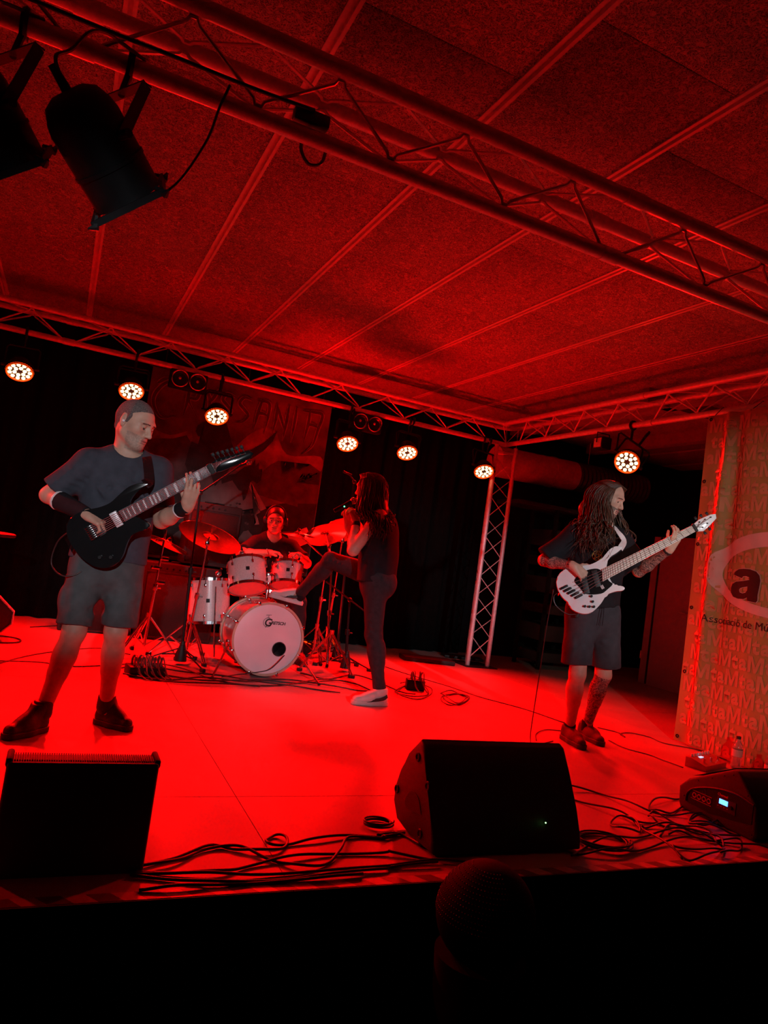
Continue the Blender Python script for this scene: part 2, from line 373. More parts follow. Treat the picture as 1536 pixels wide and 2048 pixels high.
# ------------------------------------------------------------------ implicit-surface engine for bodies, clothes and shoes
def npv(a): return np.array(a, np.float32)
def nrmz(a): a = np.array(a, float); return a / np.linalg.norm(a)
class Sdf:
    def __init__(self): self.ops = []; self.fold = []; self.wob = None
    def cone(self, a, b, ra, rb=None, k=0.02, flat=None, cap=(0, 0), sub=False, grow=0.0):
        rb = ra if rb is None else rb
        self.ops.append(('c', npv(a), npv(b), ra + grow, rb + grow, k, flat, cap, sub)); return self
    def chain(self, pts, k=0.02, flat=None, grow=0.0):
        """pts: (x, y, z, r) list"""
        for p, q in zip(pts[:-1], pts[1:]): self.cone(p[:3], q[:3], p[3], q[3], k, flat, grow=grow)
        return self
    def ell(self, c, r, ax=None, k=0.02, sub=False):
        self.ops.append(('e', npv(c), npv(r), npv(np.eye(3) if ax is None else ax), k, sub)); return self
    def cut(self, p, n):
        """remove everything on the side the normal points to"""
        self.ops.append(('p', npv(p), npv(nrmz(n)))); return self
    def bounds(self, pad=0.03):
        lo = np.full(3, 1e9); hi = -lo
        for o in self.ops:
            if o[0] == 'c' and not o[8]:
                r = max(o[3], o[4])
                for q in (o[1], o[2]): lo = np.minimum(lo, q - r); hi = np.maximum(hi, q + r)
            elif o[0] == 'e' and not o[5]:
                r = max(o[2]); lo = np.minimum(lo, o[1] - r); hi = np.maximum(hi, o[1] + r)
        return lo - pad, hi + pad
    def field(self, lo, hi, h):
        n = np.maximum(np.ceil((np.array(hi) - lo) / h).astype(int) + 1, 3)
        X = [(lo[i] + h * np.arange(n[i])).astype(np.float32) for i in range(3)]
        F = np.full(tuple(n), 0.06, np.float32)
        for o in self.ops:
            if o[0] == 'p':
                d = (X[0][:, None, None] - o[1][0]) * o[2][0] + (X[1][None, :, None] - o[1][1]) * o[2][1] + (X[2][None, None, :] - o[1][2]) * o[2][2]
                np.maximum(F, d, out=F); continue
            k = o[5] if o[0] == 'c' else o[4]
            m = 0.065 + k
            if o[0] == 'c': r = max(o[3], o[4]) + m; bl = np.minimum(o[1], o[2]) - r; bh = np.maximum(o[1], o[2]) + r
            else: r = max(o[2]) + m; bl = o[1] - r; bh = o[1] + r
            i0 = np.clip(np.floor((bl - lo) / h).astype(int), 0, n); i1 = np.clip(np.ceil((bh - lo) / h).astype(int) + 1, 0, n)
            if (i1 <= i0).any(): continue
            x = X[0][i0[0]:i1[0], None, None]; y = X[1][None, i0[1]:i1[1], None]; z = X[2][None, None, i0[2]:i1[2]]
            if o[0] == 'c':
                a, b, ra, rb, k, flat, cap, sub = o[1:]
                ab = b - a; L2 = float(ab @ ab) + 1e-12; px, py, pz = x - a[0], y - a[1], z - a[2]
                t0 = (px * ab[0] + py * ab[1] + pz * ab[2]) / L2; t = np.clip(t0, 0, 1)
                wx, wy, wz = px - t * ab[0], py - t * ab[1], pz - t * ab[2]; rr = ra + (rb - ra) * t
                if flat is not None:
                    nn, s = flat; wn = (wx * nn[0] + wy * nn[1] + wz * nn[2]) * (1.0 / s - 1.0)
                    d = (np.sqrt((wx + wn * nn[0]) ** 2 + (wy + wn * nn[1]) ** 2 + (wz + wn * nn[2]) ** 2) - rr) * min(1.0, s)
                else: d = np.sqrt(wx * wx + wy * wy + wz * wz) - rr
                L = math.sqrt(L2)
                if cap[0]: d = np.maximum(d, -t0 * L)
                if cap[1]: d = np.maximum(d, (t0 - 1) * L)
            else:
                c, r3, ax, k, sub = o[1:]
                px, py, pz = x - c[0], y - c[1], z - c[2]
                q = [(px * ax[i][0] + py * ax[i][1] + pz * ax[i][2]) / r3[i] for i in range(3)]
                d = (np.sqrt(q[0] ** 2 + q[1] ** 2 + q[2] ** 2) - 1.0) * float(min(r3))
            sl = (slice(i0[0], i1[0]), slice(i0[1], i1[1]), slice(i0[2], i1[2])); A = F[sl]
            if sub:
                d = -d; hh = np.maximum(k - np.abs(A - d), 0) / k; F[sl] = np.maximum(A, d) + hh * hh * k * 0.25
            else:
                hh = np.maximum(k - np.abs(A - d), 0) / k; F[sl] = np.minimum(A, d) - hh * hh * k * 0.25
        for a, b, amp, w in self.fold:            # raised (amp > 0) or sunk folds along segments
            a = npv(a); b = npv(b); bl = np.minimum(a, b) - 2.5 * w; bh = np.maximum(a, b) + 2.5 * w
            i0 = np.clip(np.floor((bl - lo) / h).astype(int), 0, n); i1 = np.clip(np.ceil((bh - lo) / h).astype(int) + 1, 0, n)
            if (i1 <= i0).any(): continue
            x = X[0][i0[0]:i1[0], None, None]; y = X[1][None, i0[1]:i1[1], None]; z = X[2][None, None, i0[2]:i1[2]]
            ab = b - a; t = np.clip(((x - a[0]) * ab[0] + (y - a[1]) * ab[1] + (z - a[2]) * ab[2]) / (float(ab @ ab) + 1e-12), 0, 1)
            d2 = (x - a[0] - t * ab[0]) ** 2 + (y - a[1] - t * ab[1]) ** 2 + (z - a[2] - t * ab[2]) ** 2
            F[i0[0]:i1[0], i0[1]:i1[1], i0[2]:i1[2]] -= amp * np.exp(-d2 / (w * w)) * np.sqrt(np.clip(t * (1 - t) * 4, 0.0, 1))
        if self.wob is not None:
            amp, fr, seed = self.wob; g = np.random.default_rng(seed)
            for _ in range(5):
                v = g.normal(size=3); v *= fr * g.uniform(0.6, 1.5) / np.linalg.norm(v); ph = g.uniform(0, 6.3)
                F += (amp / 2.2) * np.sin(X[0][:, None, None] * v[0] + X[1][None, :, None] * v[1] + X[2][None, None, :] * v[2] + ph).astype(np.float32)
        return F
    def nets(self, lo, hi, h):
        lo = np.array(lo, float); F = self.field(lo, np.array(hi, float), h); S = F < 0
        nx, ny, nz = F.shape; acc = np.zeros((nx - 1, ny - 1, nz - 1, 3), np.float32); cnt = np.zeros((nx - 1, ny - 1, nz - 1), np.float32)
        c8 = sum(S[i:nx - 1 + i, j:ny - 1 + j, k:nz - 1 + k].astype(np.int8) for i in (0, 1) for j in (0, 1) for k in (0, 1))
        act = np.argwhere((c8 > 0) & (c8 < 8))
        if len(act) == 0: return np.zeros((0, 3)), np.zeros((0, 4), int)
        P = np.zeros((len(act), 3)); N = np.zeros(len(act))
        cor = [(i, j, k) for i in (0, 1) for j in (0, 1) for k in (0, 1)]
        val = {c: F[act[:, 0] + c[0], act[:, 1] + c[1], act[:, 2] + c[2]] for c in cor}
        for c in cor:
            for ax in range(3):
                if c[ax]: continue
                d = list(c); d[ax] = 1; d = tuple(d); va, vb = val[c], val[d]; x = (va < 0) != (vb < 0)
                t = np.where(x, va / np.where(x, va - vb, 1), 0); q = np.array(c, float)[None, :].repeat(len(act), 0); q[:, ax] = t
                P[x] += q[x]; N[x] += 1
        P = lo + h * (act + P / N[:, None])
        idx = np.full((nx - 1, ny - 1, nz - 1), -1, np.int64); idx[tuple(act.T)] = np.arange(len(act)); Q = []
        for ax in range(3):
            s0 = [slice(None)] * 3; s1 = [slice(None)] * 3; s0[ax] = slice(0, -1); s1[ax] = slice(1, None)
            E = np.argwhere(S[tuple(s0)] != S[tuple(s1)]); u, w = (ax + 1) % 3, (ax + 2) % 3
            E = E[(E[:, u] > 0) & (E[:, w] > 0) & (E[:, u] < F.shape[u] - 1) & (E[:, w] < F.shape[w] - 1)]
            e = np.zeros(3, int); f = np.zeros(3, int); e[u] = 1; f[w] = 1
            q = np.stack([idx[tuple((E - e - f).T)], idx[tuple((E - f).T)], idx[tuple(E.T)], idx[tuple((E - e).T)]], 1)
            flip = ~S[tuple(E.T)]; q[flip] = q[flip][:, ::-1]; Q.append(q)
        Q = np.concatenate(Q); Q = Q[(Q >= 0).all(1)]
        return P, Q
def sdf_mesh(S, h, zones=(), smooth=1):
    """coarse mesh of the whole body; finer inside the zones (lo, hi, h); one mesh"""
    lo, hi = S.bounds(); P, Q = S.nets(lo, hi, h); VS = []; QS = []; off = 0
    for zl, zh, zr in zones:
        zl = np.array(zl, float); zh = np.array(zh, float)
        c = P[Q]; ins = ((c > zl + 1.2 * h) & (c < zh - 1.2 * h)).all((1, 2)); Q = Q[~ins]
    parts = [(P, Q)] + [S.nets(zl, zh, zr) for zl, zh, zr in zones]
    for p, q in parts: VS.append(p); QS.append(q + off); off += len(p)
    P = np.concatenate(VS); Q = np.concatenate(QS)
    used = np.unique(Q); mp = np.full(len(P), -1); mp[used] = np.arange(len(used)); P = P[used]; Q = mp[Q]
    for _ in range(smooth):                        # light smoothing keeps open zone borders in place
        A = np.zeros_like(P); n = np.zeros(len(P))
        for i in range(4):
            a, b = Q[:, i], Q[:, (i + 1) % 4]; np.add.at(A, a, P[b]); np.add.at(A, b, P[a]); np.add.at(n, a, 1); np.add.at(n, b, 1)
        P = np.where((n >= 6)[:, None], 0.5 * P + 0.5 * A / n[:, None], P)
    return P, Q
def sdf_obj(name, S, h, mats, parent, zones=(), slot=None, smooth=1):
    P, Q = sdf_mesh(S, h, zones, smooth)
    if parent is not None: P = P - np.array(parent.matrix_world.translation)
    me = bpy.data.meshes.new(name); me.vertices.add(len(P)); me.vertices.foreach_set('co', P.astype(np.float32).ravel())
    me.loops.add(len(Q) * 4); me.loops.foreach_set('vertex_index', Q.astype(np.int32).ravel()); me.polygons.add(len(Q))
    me.polygons.foreach_set('loop_start', np.arange(0, len(Q) * 4, 4, dtype=np.int32))
    mats = mats if isinstance(mats, (list, tuple)) else [mats]
    for m in mats: me.materials.append(m)
    if slot is not None:
        c = P[Q].mean(1) + (np.array(parent.matrix_world.translation) if parent is not None else 0); me.polygons.foreach_set('material_index', slot(c).astype(np.int32))
    me.update(calc_edges=True); me.validate(); me.shade_smooth()
    return link(name, me, parent)

MT['skin'] = mat('skin', (0.56, 0.33, 0.245), 0.5, 0, 0.1, 25, 0.06, 300, spec=0.35)
MT['stubble'] = mat('skin_with_stubble', (0.42, 0.275, 0.215), 0.6, 0, 0.2, 120)
MT['lip'] = mat('lip_skin', (0.4, 0.18, 0.15), 0.45)
MT['brow'] = mat('brow_hair', (0.05, 0.035, 0.03), 0.7)
MT['eye'] = mat('eye', (0.05, 0.04, 0.04), 0.2)
MT['greyhair'] = mat('short_grey_hair', (0.15, 0.125, 0.12), 0.8, 0, 0.45, 180, 0.8, 350)
MT['beard'] = mat('short_brown_beard', (0.17, 0.11, 0.085), 0.7, 0, 0.4, 150)
MT['brownhair'] = mat('long_brown_hair', (0.075, 0.038, 0.022), 0.45, 0, 0.35, 30)
MT['darkhair'] = mat('long_dark_hair', (0.03, 0.016, 0.012), 0.45, 0, 0.35, 30)
MT['tee'] = mat('faded_black_cotton', (0.052, 0.056, 0.074), 0.85, 0, 0.15, 20, 0.25, 500, spec=0.2)
MT['tee2'] = mat('black_cotton', (0.012, 0.012, 0.015), 0.85, 0, 0.15, 20, 0.25, 500, spec=0.2)
MT['shorts'] = mat('grey_green_twill', (0.075, 0.085, 0.09), 0.85, 0, 0.15, 20, 0.25, 600, spec=0.2)
MT['shorts2'] = mat('dark_grey_twill', (0.04, 0.038, 0.045), 0.85, 0, 0.15, 20, 0.25, 600, spec=0.2)
MT['jeans'] = mat('black_jeans', (0.03, 0.028, 0.032), 0.8, 0, 0.2, 30, 0.25, 600, spec=0.2)
MT['boot'] = mat('black_boot_leather', (0.02, 0.018, 0.018), 0.55, 0, 0.2, 40, 0.2, 200)
MT['sole'] = mat('dark_rubber_sole', (0.03, 0.025, 0.025), 0.6)
MT['sneaker'] = mat('white_leather', (0.62, 0.58, 0.56), 0.5, 0, 0.06)
MT['redshoe'] = mat('dark_red_mesh', (0.05, 0.025, 0.027), 0.7, 0, 0.2, 60, 0.4, 300)
MT['lace'] = mat('lace', (0.5, 0.4, 0.38), 0.7)
def tattoo():
    m = mat('tattooed_skin', (0.4, 0.27, 0.22), 0.5, spec=0.35); nt = m.node_tree; b = nt.nodes['Principled BSDF']; L = nt.links.new; tc = nt.nodes['Texture Coordinate']
    n = nt.nodes.new('ShaderNodeTexNoise'); n.inputs['Scale'].default_value = 26; n.inputs['Detail'].default_value = 2; n.inputs['Distortion'].default_value = 3.0; L(tc.outputs['Object'], n.inputs['Vector'])
    r = nt.nodes.new('ShaderNodeValToRGB'); e = r.color_ramp.elements; e[0].position = 0.44; e[0].color = (0.07, 0.05, 0.05, 1); e[1].position = 0.5; e[1].color = (0.36, 0.24, 0.19, 1)
    q = e.new(0.56); q.color = (0.3, 0.2, 0.17, 1); q = e.new(0.6); q.color = (0.08, 0.06, 0.06, 1)
    L(n.outputs['Fac'], r.inputs[0]); L(r.outputs[0], b.inputs['Base Color']); return m
MT['tattoo'] = tattoo()

class Head:
    """head placed by its centre between the ears, facing f with up u"""
    def __init__(self, c, f, u=(0, 0, 1), s=1.0):
        self.c = np.array(c, float); self.f = nrmz(f); u = np.array(u, float); self.u = nrmz(u - self.f * (u @ self.f)); self.r = np.cross(self.f, self.u); self.s = s
        self.ax = np.array([self.f, self.r, self.u])
    def w(self, f, r, u): return self.c + self.s * (f * self.f + r * self.r + u * self.u)
    def loc(self, P): return ((P - self.c) @ self.ax.T) / self.s
    def add(self, S, neck, neck_r=0.056):
        s = self.s; w = self.w; e = lambda f, r, u, a, b, c, k=0.02, sub=False: S.ell(w(f, r, u), (a * s, b * s, c * s), self.ax, k * s, sub)
        S.cone(w(-0.025, 0, -0.05), neck, neck_r * s, neck_r * 1.08 * s, 0.03)
        e(-0.012, 0, 0.035, 0.1, 0.077, 0.088); e(0.02, 0, -0.01, 0.07, 0.064, 0.085, 0.03)
        S.cone(w(0.02, 0, -0.045), w(0.07, 0, -0.093), 0.058 * s, 0.027 * s, 0.03 * s)
        for q in (-1, 1):
            e(0.05, 0.045 * q, -0.012, 0.03, 0.022, 0.026, 0.025); S.cone(w(0.0, 0.055 * q, -0.055), w(0.06, 0.022 * q, -0.095), 0.016 * s, 0.016 * s, 0.03 * s)
        e(0.08, 0, 0.032, 0.016, 0.05, 0.012, 0.018); e(0.079, 0, -0.062, 0.02, 0.032, 0.03, 0.02)
        for q in (-1, 1):
            e(0.1, 0.032 * q, 0.008, 0.016, 0.018, 0.011, 0.014, True); e(0.076, 0.031 * q, 0.006, 0.0135, 0.0135, 0.0125, 0.002)
            e(0.078, 0.031 * q, 0.012, 0.0142, 0.015, 0.0075, 0.002)
        S.cone(w(0.09, 0, 0.016), w(0.114, 0, -0.026), 0.0085 * s, 0.0125 * s, 0.012 * s)
        for q in (-1, 1): e(0.1, 0.0125 * q, -0.031, 0.011, 0.0075, 0.008, 0.008)
        e(0.096, 0, -0.056, 0.009, 0.023, 0.0058, 0.006); e(0.095, 0, -0.0685, 0.0095, 0.021, 0.0066, 0.006)
        e(0.106, 0, -0.062, 0.014, 0.022, 0.0014, 0.004, True); e(0.078, 0, -0.098, 0.018, 0.022, 0.016, 0.015)
        for q in (-1, 1):
            ax = np.array([nrmz(self.f + 0.25 * self.u), self.r, nrmz(self.u - 0.25 * self.f)])
            S.ell(w(-0.012, 0.079 * q, -0.004), (0.018 * s, 0.009 * s, 0.032 * s), ax, 0.006 * s); S.ell(w(-0.008, 0.09 * q, 0.0), (0.009 * s, 0.007 * s, 0.018 * s), ax, 0.004 * s, True)
    def zone(self, h=0.003): return (self.c - 0.16 * self.s, self.c + 0.16 * self.s, h)
    def slots(self, P, sl, beard=True):
        """1 brow, 2 lips, 3 eyes, 4 stubble"""
        q = self.loc(P); f, r, u = q[:, 0], np.abs(q[:, 1]), q[:, 2]; near = (np.abs(q) < 0.15).all(1)
        if beard: sl[near & (f > 0.0) & (u < -0.04) & (u > -0.13) & ((u < -0.082) | (r > 0.03) | ((u > -0.052) & (u < -0.042) & (r < 0.03))) & (f > 0.03)] = 4
        sl[near & (f > 0.06) & (r > 0.012) & (r < 0.052) & (u > 0.0265 - 0.25 * np.maximum(r - 0.03, 0)) & (u < 0.032 - 0.2 * np.maximum(r - 0.03, 0))] = 1
        sl[near & (f > 0.085) & (r < 0.023) & (u > -0.0745) & (u < -0.05)] = 2
        sl[near & (f > 0.078) & (np.hypot(r - 0.031, u - 0.003) < 0.0085) & (u < 0.0055)] = 3
        return sl
def hand(S, wrist, fwd, nrm, thumb, curl, Z, s=1.0, thumb_dir=None, tcurl=0.35, h=0.003):
    """five fingers; nrm points out of the palm; thumb +-1 picks the side; curl: degrees per finger (3 joints)"""
    w = np.array(wrist, float); f = nrmz(fwd); n = np.array(nrm, float); n = nrmz(n - f * (n @ f)); t = np.cross(n, f) * thumb
    spec = [(0.030, 0.086, (0.042, 0.026, 0.021), 0.0092), (0.010, 0.09, (0.046, 0.03, 0.022), 0.0096), (-0.011, 0.086, (0.043, 0.028, 0.021), 0.0091), (-0.031, 0.078, (0.033, 0.021, 0.018), 0.0081)]
    pts = [w]
    S.cone(w - f * 0.02, w + f * 0.03 * s, 0.026 * s, 0.028 * s, 0.02, (n, 0.72))
    for (o, l, ph, r), c in zip(spec, curl):
        kn = w + (f * l + t * o) * s; S.cone(w + (f * 0.02 + t * o * 0.55) * s, kn, 0.0165 * s, 0.0115 * s, 0.012)
        p = kn; ang = 0.0; dirb = f + t * o * 1.2
        for j, L in enumerate(ph):
            ang += math.radians(c[j]); d = nrmz(dirb * math.cos(ang) + n * math.sin(ang)); q = p + d * L * s
            S.cone(p, q, (r - 0.0007 * j) * s, (r - 0.0007 * (j + 1)) * s, 0.0035); p = q; pts.append(p)
    td = nrmz(thumb_dir) if thumb_dir is not None else nrmz(f * 0.62 + t * 0.65 + n * 0.42)
    p = w + (f * 0.022 + t * 0.02) * s; S.cone(p, w + (f * 0.06 + t * 0.02) * s, 0.017 * s, 0.013 * s, 0.015)
    for j, (L, r) in enumerate(((0.042, 0.0135), (0.033, 0.0112), (0.026, 0.0098))):
        d = nrmz(td * (1 - tcurl * j * 0.5) + f * tcurl * j); q = p + d * L * s; S.cone(p, q, r * s, (r - 0.0012) * s, 0.005); p = q; pts.append(p)
    pts = np.array(pts); Z.append((pts.min(0) - 0.03, pts.max(0) + 0.03, h))
def arm(S, sh, el, wr, r=1.0, grow=0.0):
    sh, el, wr = (np.array(q, float) for q in (sh, el, wr)); m = el + (wr - el) * 0.28
    S.cone(sh, el, 0.052 * r, 0.041 * r, 0.02, grow=grow); S.cone(el, m, 0.04 * r, 0.045 * r, 0.02, grow=grow); S.cone(m, wr, 0.044 * r, 0.0275 * r, 0.02, grow=grow)
def leg(S, hip, kn, an, back, r=1.0, grow=0.0):
    hip, kn, an, back = (np.array(q, float) for q in (hip, kn, an, back)); sh = an - kn
    S.cone(hip, kn, 0.086 * r, 0.056 * r, 0.03, grow=grow); S.cone(kn, kn + sh * 0.3 + back * 0.012, 0.054 * r, 0.053 * r, 0.025, grow=grow)
    S.cone(kn + sh * 0.22 + back * 0.018, kn + sh * 0.5 + back * 0.008, 0.047 * r, 0.044 * r, 0.03, grow=grow)
    S.cone(kn + sh * 0.3, an, 0.05 * r, 0.035 * r, 0.03, grow=grow); S.cone(kn - back * 0.018, kn - back * 0.016 + sh * 0.12, 0.034 * r, 0.03 * r, 0.02, grow=grow)
def shoe(parent, heel, toe, z, ankle, kind, lab=None, up=(0, 0, 1), L=None, h=0.004):
    """shoe = upper (part) with sole, laces, and trim as sub-parts; heel/toe are floor points of the sole"""
    he = np.array(heel, float); to = np.array(toe, float); f = nrmz(to - he); u = np.array(up, float); u = nrmz(u - f * (u @ f)); r = np.cross(f, u); L = np.linalg.norm(to - he)
    w = lambda a, b, c: he + f * a * L + r * b + u * c; an = np.array(ankle, float)
    um, sm, hi = {'boot': (MT['boot'], MT['sole'], 0.13), 'sneaker': (MT['sneaker'], MT['sneaker'], 0.11), 'runner': (MT['redshoe'], MT['sole'], 0.09)}[kind]
    S = Sdf(); e = 0.032 if kind != 'boot' else 0.03
    S.cone(w(0.14, 0, 0.045), w(0.5, 0, 0.045), 0.037, 0.041, 0.02); S.cone(w(0.5, 0, 0.043), w(0.82, 0.004, 0.036), 0.042, 0.034, 0.03, (u, 0.9))
    S.cone(w(0.16, 0, 0.05), w(0.2, 0, hi), 0.037, 0.042, 0.02); S.cone(w(0.2, 0, hi - 0.01), w(0.6, 0, 0.055), 0.038, 0.03, 0.03)
    S.cut(w(0, 0, 0.02), -u); S.cut(w(0.2, 0, hi + 0.018), nrmz(u * 1.0 + f * 0.15))
    up_ = sdf_obj('shoe', S, h, um, parent)
    if lab: up_['label'] = lab
    S = Sdf(); S.cone(w(0.13, 0, 0.02), w(0.5, 0, 0.02), 0.043, 0.043, 0.02, (u, 3)); S.cone(w(0.5, 0, 0.02), w(0.84, 0.004, 0.02), 0.046, 0.038, 0.02, (u, 3)); S.cut(w(0, 0, 0.0), -u); S.cut(w(0, 0, e), u)
    so = sdf_obj('sole', S, h, sm, None); so.parent = up_; so.location = -Vector(parent.matrix_world.translation)
    org = np.array(parent.matrix_world.translation)
    for k in range(5):
        a = 0.36 + 0.075 * k; zz = 0.092 - 0.0085 * k if kind != 'boot' else 0.104 - 0.011 * k
        p = [w(a, -0.026, zz - 0.012), w(a + 0.03, -0.01, zz), w(a + 0.035, 0.01, zz), w(a, 0.028, zz - 0.012)]
        MB().tube([q - org for q in crom(p, 4)], 0.003, 5).build('lace', MT['lace'] if kind == 'sneaker' else MT['rubber'], up_)
    if kind == 'sneaker':
        for sgn in (-1, 1):                          # dark side stripe sweeping up to the heel
            m = MB(); tp = [(0.5, 0.032), (0.42, 0.055), (0.3, 0.064), (0.18, 0.078), (0.13, 0.09)]; bt = [(0.62, 0.03), (0.5, 0.034), (0.3, 0.04), (0.18, 0.05), (0.1, 0.07)]
            def sd(a, c): return (0.050 - 0.012 * max(0, a - 0.6) - 0.03 * max(0, c - 0.06) ** 1.0 * 3) * sgn
            m.grid(lambda uu, vv: tuple(w(*(lambda a, c: (a, sd(a, c), c))(*(np.array(crom(tp, 4)[int(uu * 16)]) * vv + np.array(crom(bt, 4)[int(uu * 16)]) * (1 - vv)))) - org), 16, 4)
            o = m.build('side_stripe', MT['boot'], up_); q = o.modifiers.new('t', 'SOLIDIFY'); q.thickness = 0.008; q.offset = 0
    return up_

# ------------------------------------------------------------------ people
def A3(*a): return np.array(a, float)
def strands(name, matl, parent, head, n, length, sector, wave, spread, fwd_bias=0.0, seed=1, shorten=False, rad=0.0055):
    """long hair: tapered locks joined into one mesh, falling from the scalp past the shoulders"""
    g = np.random.default_rng(seed); org = np.array(parent.matrix_world.translation); m = MB()
    fh = head.f.copy(); fh[2] = 0; fh = nrmz(fh); rh = np.cross(fh, [0, 0, 1.0]); up = A3(0, 0, 1); c = head.c; s = head.s
    for i in range(n):
        ph = math.radians(g.uniform(sector, 360 - sector)); cf, sf_ = math.cos(ph), math.sin(ph); t = g.uniform(0, 1)
        L = length * g.uniform(0.72, 1.05); j = lambda a: g.normal(size=3) * a
        d = fh * cf + rh * sf_
        p0 = head.w(0.01 + (0.085 if cf > 0 else 0.06) * cf ** (1 if cf < 0 else 0.5) * t, 0.055 * sf_ * t, 0.13 - 0.02 * t)
        p1 = head.w(-0.012 + 0.108 * cf, 0.088 * sf_, 0.07)
        p2 = head.w(-0.015 + (0.112 + 0.02 * spread) * cf, (0.093 + 0.025 * spread) * sf_, -0.03) + j(0.006)
        p3 = c + d * (0.105 + 0.055 * spread * g.uniform(0.5, 1.2)) - up * 0.16 * s + fh * fwd_bias * 0.4 + j(0.012)
        p4 = c + d * (0.1 + 0.1 * spread * g.uniform(0.4, 1.3)) - up * (0.16 + (L - 0.16) * 0.5) + fh * fwd_bias + j(0.02)
        p5 = c + d * (0.09 + 0.11 * spread * g.uniform(0.4, 1.4)) - up * L + fh * fwd_bias + j(0.03)
        if shorten and cf > -0.35: p5 = p4 * 0.4 + p3 * 0.6 - up * 0.03; p4 = p3 * 0.6 + p4 * 0.4 - up * 0.01
        P = crom([p0, p1, p2, p3, p4, p5], 5); ph1, ph2 = g.uniform(0, 6.3, 2); fr = g.uniform(3.5, 6); N = len(P)
        Q = []; R = []
        for k, p in enumerate(P):
            u = k / (N - 1); a = wave * max(0, u - 0.25) * 1.6
            Q.append(np.array(p) + (fh * math.sin(u * fr * 3 + ph1) + rh * math.sin(u * fr * 3.4 + ph2)) * a - org); R.append(rad * (0.75 + 0.6 * u) * (1 - 0.85 * max(0, (u - 0.75) / 0.25)))
        m.tube(Q, R, 4)
    return m.build(name, matl, parent, sharp=0)
def strap(name, pts, width, nrmls, matl, parent, inv, th=0.003):
    """flat belt through pts; nrmls = outward normals"""
    P = [Vector(p) for p in pts]; m = MB(); rows = []
    for i, p in enumerate(P):
        t = (P[min(i + 1, len(P) - 1)] - P[max(0, i - 1)]).normalized(); n = Vector(nrmls[i]); n = (n - t * n.dot(t)).normalized(); s = t.cross(n)
        rows.append([inv @ (p + s * width / 2 + n * th), inv @ (p - s * width / 2 + n * th), inv @ (p - s * width / 2), inv @ (p + s * width / 2)])
    vs = [q for r in rows for q in r]; fs = []
    for i in range(len(P) - 1):
        for k in range(4): fs.append((i * 4 + k, i * 4 + (k + 1) % 4, i * 4 + 4 + (k + 1) % 4, i * 4 + 4 + k))
    fs += [(3, 2, 1, 0), tuple(len(vs) - 4 + k for k in range(4))]
    return m.add(vs, fs).build(name, matl, parent)

